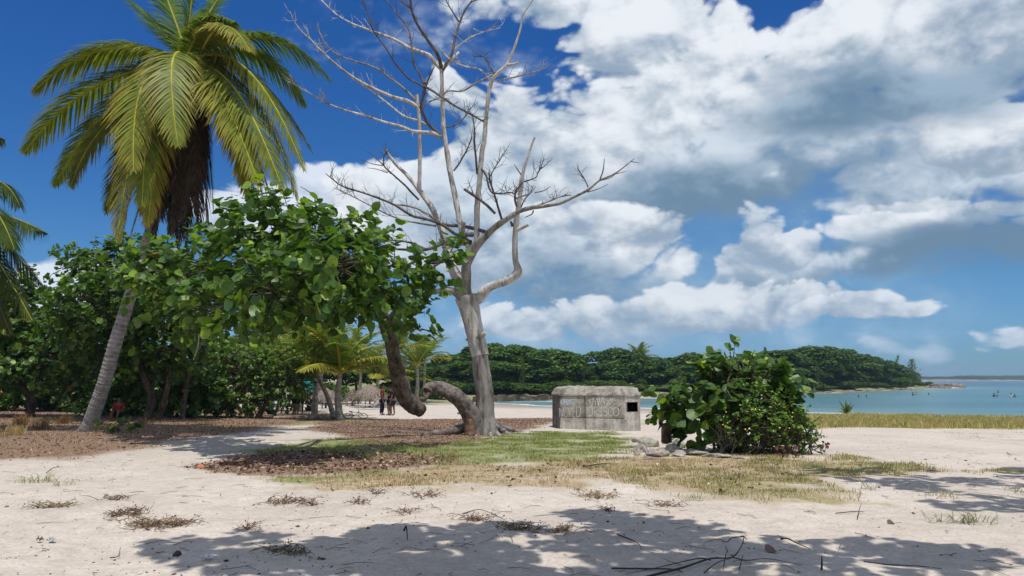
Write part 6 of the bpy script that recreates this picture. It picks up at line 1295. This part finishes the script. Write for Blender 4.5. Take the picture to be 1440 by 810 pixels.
# crumbs and bits strewn on the open sand
def bits():
    n = 5200; Y = 5.5 + rng.random(n) ** 1.4 * 24; X = rng.uniform(-1, 1, n) * (Y * .72); k = fbm(X * .6, Y * .6, 3, 60) > rng.uniform(.3, .62, n); X, Y = X[k], Y[k]; z = zones(X, Y).max(1) < .4; X, Y = X[z], Y[z]; n = len(X)
    s = rng.uniform(.005, .015, n) * (1 + (rng.random(n) < .06) * 1.3); mb = MB(); T = np.array([[1, 0, 0], [-1, 0, 0], [0, 1, 0], [0, -1, 0], [0, 0, 1], [0, 0, -1]]) * [1, .8, .5]; a = rng.uniform(0, 6.28, n); V = T[None] * s[:, None, None] * rng.uniform(.6, 1.4, (n, 6, 1))
    Vx = V[..., 0] * np.cos(a)[:, None] - V[..., 1] * np.sin(a)[:, None]; Vy = V[..., 0] * np.sin(a)[:, None] + V[..., 1] * np.cos(a)[:, None]; V = np.stack([Vx + X[:, None], Vy + Y[:, None], V[..., 2] + (height(X, Y) + s * .2)[:, None]], -1)
    F = np.array([[0, 2, 4], [2, 1, 4], [1, 3, 4], [3, 0, 4], [2, 0, 5], [1, 2, 5], [3, 1, 5], [0, 3, 5]]); cc = np.array([(.10, .07, .05), (.20, .14, .10), (.05, .04, .03), (.16, .12, .10), (.55, .52, .48)])[rng.choice(5, n, p=[.35, .25, .2, .15, .05])]
    mb.add(V.reshape(-1, 3), (F[None] + (np.arange(n) * 6)[:, None, None]).reshape(-1, 3), np.repeat(cc, 6, 0)); tag(mb.build('sand_debris', M_CLOTH, smooth=False), 'small dark crumbs and chips strewn over the pale sand', 'debris', kind='stuff')
    # fine twigs
    n = 380; mb = MB(); Y = 6 + rng.random(n) ** 1.3 * 16; X = rng.uniform(-1, 1, n) * (Y * .7); z = zones(X, Y).max(1) < .45; X, Y = X[z], Y[z]
    for x, y in zip(X, Y):
        a = rng.uniform(0, 6.28); L = rng.uniform(.06, .30); d = np.array([math.cos(a), math.sin(a), 0]); zz = height(np.array([x, x + d[0] * L * .5, x + d[0] * L]), np.array([y, y + d[1] * L * .5, y + d[1] * L])) + .008; s_ = rng.normal(0, .03, 2)
        tube(mb, [(x, y, zz[0]), (x + d[0] * L * .5 + s_[0], y + d[1] * L * .5 + s_[1], zz[1] + .01), (x + d[0] * L, y + d[1] * L, zz[2])], [.003, .0025, .0015], 4, col=col_vary((.14, .10, .07), 1, .3)[0], cap=False, sub=1)
    tag(mb.build('fine_twigs', M_TWIG), 'thin dry twiglets strewn over the pale sand', 'twigs', kind='stuff')
bits()
# creeping weeds and dried tufts, one by one
def weed(px, py, w, h, n, col, label, kind='creep'):
    g = gnd(px, py); k = mpp(g.y); W = w * k / 2; D_ = h * 1.6 * k * 2; g.z = hz(g.x, g.y); root = empty('weed', g); o3 = np.array(g); st = MB(); lf = MB(); P = []
    for i in range(int(n * .5)):
        x = g.x + rng.uniform(-1, 1) * W * rng.uniform(.3, 1.25); y = g.y + rng.normal(0, D_ * .5); z = hz(x, y); 
        if kind == 'creep':
            a = rng.uniform(0, 6.28); L = rng.uniform(.08, .26); pts = [(x, y, z), (x + math.cos(a) * L * .5, y + math.sin(a) * L * .5, z + rng.uniform(.02, .07)), (x + math.cos(a) * L, y + math.sin(a) * L, z + rng.uniform(.0, .08))]; tube(st, pts, [.004, .003, .002], 4, col=(.17, .11, .08), cap=False, sub=1)
            for q in range(5): t = rng.random(); P.append(np.array(pts[0]) * (1 - t) + np.array(pts[2]) * t + rng.normal(0, .012, 3) + [0, 0, .02])
        else:
            a = rng.uniform(0, 6.28); L = rng.uniform(.08, .24); s_ = np.array([math.sin(a), -math.cos(a), 0]) * .004; b0 = np.array([x, y, z]); m_ = b0 + [math.cos(a) * L * .5, math.sin(a) * L * .5, L * .45]; t_ = b0 + [math.cos(a) * L, math.sin(a) * L, L * rng.uniform(.1, .6)]
            lf.add([b0 - s_, b0 + s_, m_ + s_, m_ - s_, t_], [[0, 1, 2, 3]], np.clip(np.array(col) * (1 + rng.normal(0, .2)), 0, .8)); lf.f3.append(np.array([[3, 2, 4]]) + lf.n - 5)
    if P: P = np.array(P); m = len(P); leaves(lf, P, rng.normal(0, .5, (m, 3)) + [0, -.3, 1], rsph(m), rng.uniform(.012, .030, m), col_vary(col, m, .3, .1), 'oval', wid=.7); st.build('stems', M_TWIG, root, origin=o3)
    lf.build('leaves', M_GRASS, root, origin=o3); tag(root, label, 'weed')
BR = (.20, .13, .08); GRN = (.20, .24, .09)
weed(52, 678, 70, 5, 130, GRN, 'light green grass tuft on the sand at left below the brown litter', 'grass'); weed(90, 682, 28, 4, 40, GRN, 'smaller green tuft just right of the left grass tuft', 'grass')
weed(75, 715, 60, 5, 80, (.30, .26, .14), 'sparse straw-coloured creeping weed at far left of the sand'); weed(178, 727, 46, 6, 90, BR, 'brown dried creeper tuft, left of the pair on the left sand')
weed(212, 741, 60, 7, 130, (.22, .15, .08), 'largest brown dried creeper patch on the left sand'); weed(255, 741, 40, 5, 60, BR, 'thin right-hand end of the dried creeper on the left sand')
weed(405, 705, 56, 6, 90, BR, 'dry brown weed with tiny leaves, upper middle-left of the sand'); weed(440, 709, 20, 4, 30, BR, 'small dry sprig right of the middle-left weed'); weed(350, 743, 12, 4, 22, (.26, .12, .06), 'tiny reddish sprig alone on the left middle sand')
weed(505, 708, 24, 4, 34, BR, 'small dry sprig left of centre near the grass edge'); weed(595, 698, 40, 7, 50, BR, 'dry upright twiggy weed below the straw grass left of centre'); weed(530, 697, 12, 6, 26, (.16, .10, .07), 'dark dry sprig standing beside the straw grass edge')
weed(670, 730, 36, 5, 60, BR, 'flat dry weed at centre above the big shadow'); weed(573, 722, 14, 4, 24, BR, 'tiny brown sprig left of the flat centre weed'); weed(838, 697, 40, 6, 80, (.30, .20, .11), 'orange-brown dried tuft at the lower edge of the grass, centre right')
weed(728, 746, 50, 6, 80, (.12, .12, .06), 'dark low weed inside the edge of the shadow at centre'); weed(790, 751, 30, 4, 50, (.13, .13, .07), 'dark weed in the shadow right of the centre one'); weed(853, 717, 10, 5, 20, (.06, .05, .04), 'small dark shrivelled plant at the top edge of the shadow')
weed(1355, 735, 90, 6, 150, (.19, .22, .10), 'spreading green grass runner on the right sand', 'grass'); weed(1326, 700, 50, 5, 70, (.20, .23, .12), 'green grass tuft just above the right grass runner', 'grass'); weed(1222, 690, 24, 4, 36, (.20, .23, .12), 'small green tuft on the sand below the grass tongue', 'grass')
weed(1434, 694, 14, 8, 40, (.12, .16, .06), 'green seedling cut by the right edge', 'grass'); weed(385, 775, 20, 4, 20, (.18, .18, .12), 'pale sprig in the left end of the big shadow'); weed(420, 773, 40, 5, 40, (.17, .16, .09), 'thin weed in the left part of the big shadow')
weed(940, 710, 60, 3, 40, BR, 'faint dry runner right of centre below the grass'); weed(1370, 615, 60, 3, 40, (.30, .25, .15), 'straw patch on the far right sand', 'grass'); weed(160, 705, 40, 4, 40, (.30, .24, .14), 'faint straw sprigs on the left sand above the brown creeper'); weed(470, 642, 30, 3, 30, GRN, 'little green tuft at the lit edge of the dark litter', 'grass')
# sticks and fallen branches
def stick(pts, rad, label, name='stick', sub=()):
    g = gnd(*pts[0][:2]); root = None; o3 = np.array((g.x, g.y, hz(g.x, g.y)))
    def path(pp, lift): 
        out = []
        for p in pp: q_ = gnd(p[0], p[1]); out.append((q_.x, q_.y, hz(q_.x, q_.y) + rad + (p[2] if len(p) > 2 else 0) + lift))
        return out
    P = path(pts, 0); mb = MB(); tube(mb, P, np.linspace(rad, rad * .35, len(P)), 6, col=(.055, .045, .04), wob=.1)
    if not sub: o = mb.build(name, M_TWIG, origin=o3); o.location = o3; tag(o, label, 'stick'); return
    root = empty(name, o3); tag(root, label, 'branch'); mb.build('main_stem', M_TWIG, root, origin=o3)
    for s_ in sub: mb = MB(); Q = path(s_, 0); tube(mb, Q, np.linspace(rad * .6, rad * .2, len(Q)), 5, col=(.055, .045, .04), wob=.1); mb.build('side_shoot', M_TWIG, root, origin=o3)
stick([(905, 812, 0), (960, 804, .02), (1000, 798, .03), (1030, 798, .05), (1044, 785, .10), (1047, 775, .14)], .010, 'dark forked fallen branch in the shadow at the bottom right of centre', 'fallen_branch',
      ([(1000, 800, .03), (980, 796, .02), (920, 801, .0), (880, 805, 0)], [(1046, 775, .13), (1030, 777, .12), (1022, 780, .1), (1010, 776, .1), (990, 773, .06)], [(1030, 798, .05), (1050, 797, .02), (1080, 796, .02), (1128, 802, 0)], [(1047, 775, .13), (1051, 778, .12)], [(1024, 790, .06), (1020, 787, .10)], [(1018, 806, .02), (1022, 800, .1)], [(1040, 812, .02), (1046, 804, .09)], [(990, 812, 0), (1010, 804, .04), (1030, 800, .05)]))
stick([(1098, 763, .01), (1108, 765, .03), (1120, 769, .02), (1140, 772, 0)], .010, 'short bent dark stick right of the forked branch'); stick([(650, 722, 0), (672, 718, .02), (690, 721, .01), (712, 728, 0)], .006, 'thin curved stick on the sand at centre')
stick([(1215, 790, .01), (1250, 793, .01), (1290, 797, 0), (1325, 804, 0)], .007, 'long thin stick in the shadow at the lower right'); stick([(868, 757, .01), (890, 765, .01), (900, 775, .01), (902, 779, 0)], .007, 'curved dark stick in the shadow right of centre')
stick([(568, 752, .02), (571, 760, .10), (573, 768, .02)], .012, 'stubby grey stick poking from the sand in the shadow', 'stick'); stick([(1175, 722, .01), (1205, 721, .01), (1216, 723, .02)], .006, 'thin pale stick on the right sand'); stick([(1206, 735, .01), (1208, 728, .06), (1212, 720, .1)], .006, 'short upright twig on the right sand beside the pale stick')
stick([(860, 800, .01), (940, 803, .01), (960, 806, 0)], .009, 'dark stick lying in the shadow at the bottom centre right'); stick([(155, 784, .01), (166, 783, .02), (169, 776, .05)], .006, 'small bent twig at the lower left'); stick([(1156, 812, .02), (1157, 807, .10)], .010, 'short dark stub upright at the bottom edge')
stick([(820, 657, .02), (845, 656, .04), (870, 654, .02)], .015, 'dark stick lying on the straw-coloured grass'); stick([(65, 668, .02), (75, 664, .05), (88, 661, .04)], .008, 'thin curved stick behind the left grass tuft')
# pale litter: crumpled white wrapper, cream scrap, orange leaf
def scrap(px, py, w, col, label, name='litter_scrap'):
    g = gnd(px, py); g.z = hz(g.x, g.y) + .015; k = mpp(g.y); n = 6; u, v_ = np.meshgrid(np.linspace(-1, 1, n), np.linspace(-1, 1, n)); V = np.stack([u * w * k / 2 + rng.normal(0, .006, u.shape), v_ * w * k / 2 + rng.normal(0, .006, u.shape), np.abs(rng.normal(0, .022, u.shape))], -1).reshape(-1, 3); i = np.arange(n - 1)[:, None] * n; j = np.arange(n - 1)[None]; F = np.stack([i + j, i + j + 1, i + n + j + 1, i + n + j], -1).reshape(-1, 4)
    mb = MB(); mb.add(V, F, col); o = mb.build(name, M_PAINT, smooth=False); o.location = g; tag(o, label, 'litter')
scrap(291, 789, 13, (.62, .66, .70), 'crumpled pale plastic scrap at the left end of the big shadow'); scrap(73, 763, 8, (.45, .45, .50), 'small greyish scrap on the left sand', ); scrap(56, 763, 6, (.14, .10, .08), 'dark brown bit beside the greyish scrap'); scrap(610, 716, 6, (.7, .7, .68), 'tiny white scrap on the sand at centre left')
def big_leaf(px, py, size, col, label, up=.1):
    g = gnd(px, py); g.z = hz(g.x, g.y) + .01; mb = MB(); leaves(mb, np.zeros((1, 3)), np.array([[.2, -.4, 1.]]), np.array([[1., .2, up]]), [size], np.array([col]), 'round', cup=.3); o = mb.build('fallen_leaf', M_CLOTH); o.location = g; tag(o, label, 'leaf')
big_leaf(276, 657, .14, (.42, .18, .09), 'orange fallen leaf at the left tip of the dark litter'); big_leaf(258, 623, .10, (.70, .40, .06), 'yellow-orange fallen leaf on the litter by the sand path'); big_leaf(242, 781, .09, (.06, .045, .04), 'dark curled leaf at the left end of the big shadow'); big_leaf(1077, 775, .12, (.20, .13, .10), 'brown curled leaf in the shadow right of the forked branch', .8); big_leaf(1248, 741, .09, (.12, .11, .08), 'small dark leaf on the right sand'); big_leaf(1417, 641, .12, (.25, .20, .17), 'upright brown leaf on the far right sand', .9)
big_leaf(643, 583, .30, (.05, .11, .03), 'single green seedling leaf on the sand beneath the arched trunk', 1.0)

# ------------------------------------------------------------------ trees beyond the frame whose crowns shade the foreground
def sun_lift(x, y, h): return (x + SUN.x / SUN.z * h, y + SUN.y / SUN.z * h, hz(x, y, False) + h)
def shade_tree(polypx, trunk, label, hmin, hmax, nclus, seed, gap=.50, hot=1.9):
    q = np.random.default_rng(seed); poly = np.array(gpoly(polypx)); lo, hi = poly.min(0), poly.max(0); n = 20000; X = q.uniform(lo[0], hi[0], n); Y = q.uniform(lo[1], hi[1], n); m = sdpoly(X, Y, poly) < 0; X, Y = X[m], Y[m]
    m = fbm(X * hot, Y * hot * 1.3, 3, seed, .5) > gap; X, Y = X[m][:nclus], Y[m][:nclus]; g = Vector((*trunk, 0)); g.z = hz(*trunk); root = empty('shade_tree', g); o3 = np.array(g); mb = MB(); tw = MB(); tag(root, label, 'tree')
    C_ = np.array([sun_lift(x, y, q.uniform(hmin, hmax)) for x, y in zip(X, Y)])
    def seen(c):
        v = Vector(c) - Vector((0, 0, EYE)); cz = v.y * math.cos(PITCH) + v.z * math.sin(PITCH); cy = v.z * math.cos(PITCH) - v.y * math.sin(PITCH)
        return cz > 0 and abs(v.x / cz) * FPX < 765 and cy / cz * FPX < 455
    for c in C_[:0]: pass
    C_ = np.array([c for c in C_ if not seen(c)])
    for c in C_:
        k = 10; d = rsph(k); P = c + d * [.16, .16, .09]; leaves(mb, P, rng.normal(0, .3, (k, 3)) + [0, 0, 1], d * [1, 1, .2], rng.uniform(.15, .24, k), leafcol(k, .1), 'round', wid=.8)
    top = C_.mean(0) + [0, 0, -.8]; mid = np.array([g.x * .9 + top[0] * .1, g.y, top[2] - .6]); tk = MB(); tube(tk, [(g.x, g.y, g.z - .2), (g.x, g.y, g.z + 1.5), tuple(mid)], [.3, .24, .2], 12, col=(.14, .12, .10), wob=.1); tk.build('trunk', M_BARK, root, origin=o3)
    for i in q.choice(len(C_), min(26, len(C_)), False):
        c = C_[i]; m_ = mid * .5 + c * .5 + [0, 0, -.2]; tk = MB(); tube(tk, [tuple(mid), tuple(m_), tuple(c)], [.07, .04, .012], 6, col=(.14, .12, .10), cap=False); tk.build('limb', M_BARK, root, origin=o3)
    mb.build('crown', M_LEAF, root, origin=o3)
shade_tree([(205, 768), (330, 748), (430, 766), (545, 742), (640, 735), (740, 742), (790, 722), (840, 716), (900, 728), (960, 734), (1060, 748), (1100, 752), (1170, 760), (1260, 760), (1320, 768), (1405, 778), (1390, 800), (1300, 812), (1250, 850), (1100, 860), (500, 860), (420, 812), (330, 815), (280, 790)],
    (1.5, 1.0), 'leafy tree spreading overhead behind the viewer, its shadow dappling the near sand', 5.8, 8.2, 400, 11, .50, 2.3)
shade_tree([(1120, 660), (1250, 655), (1330, 664), (1440, 660), (1600, 660), (1700, 720), (1440, 728), (1330, 712), (1290, 698), (1200, 678), (1140, 672)], (12.0, 5.2), 'leafy tree just beyond the right edge, its shadow streaking the right sand', 7.4, 9.6, 200, 23, .5, 1.9)
# ------------------------------------------------------------------ the air over the bay
def haze():
    mb = MB(); box(mb, (500, 1200, 13.0), (3200, 2800, 33.2)); m = bpy.data.materials.new('sea_air'); m.use_nodes = True; nt = m.node_tree; nt.nodes.clear()
    out = nt.nodes.new('ShaderNodeOutputMaterial'); v = nt.nodes.new('ShaderNodeVolumePrincipled'); v.inputs['Color'].default_value = (.55, .76, 1.0, 1); v.inputs['Density'].default_value = HAZE; v.inputs['Anisotropy'].default_value = 0.0
    nt.links.new(v.outputs[0], out.inputs['Volume']); o = mb.build('haze', m, smooth=False); tag(o, 'thin blue sea air softening the farthest shore', 'haze', kind='stuff')
HAZE = .00022
haze()
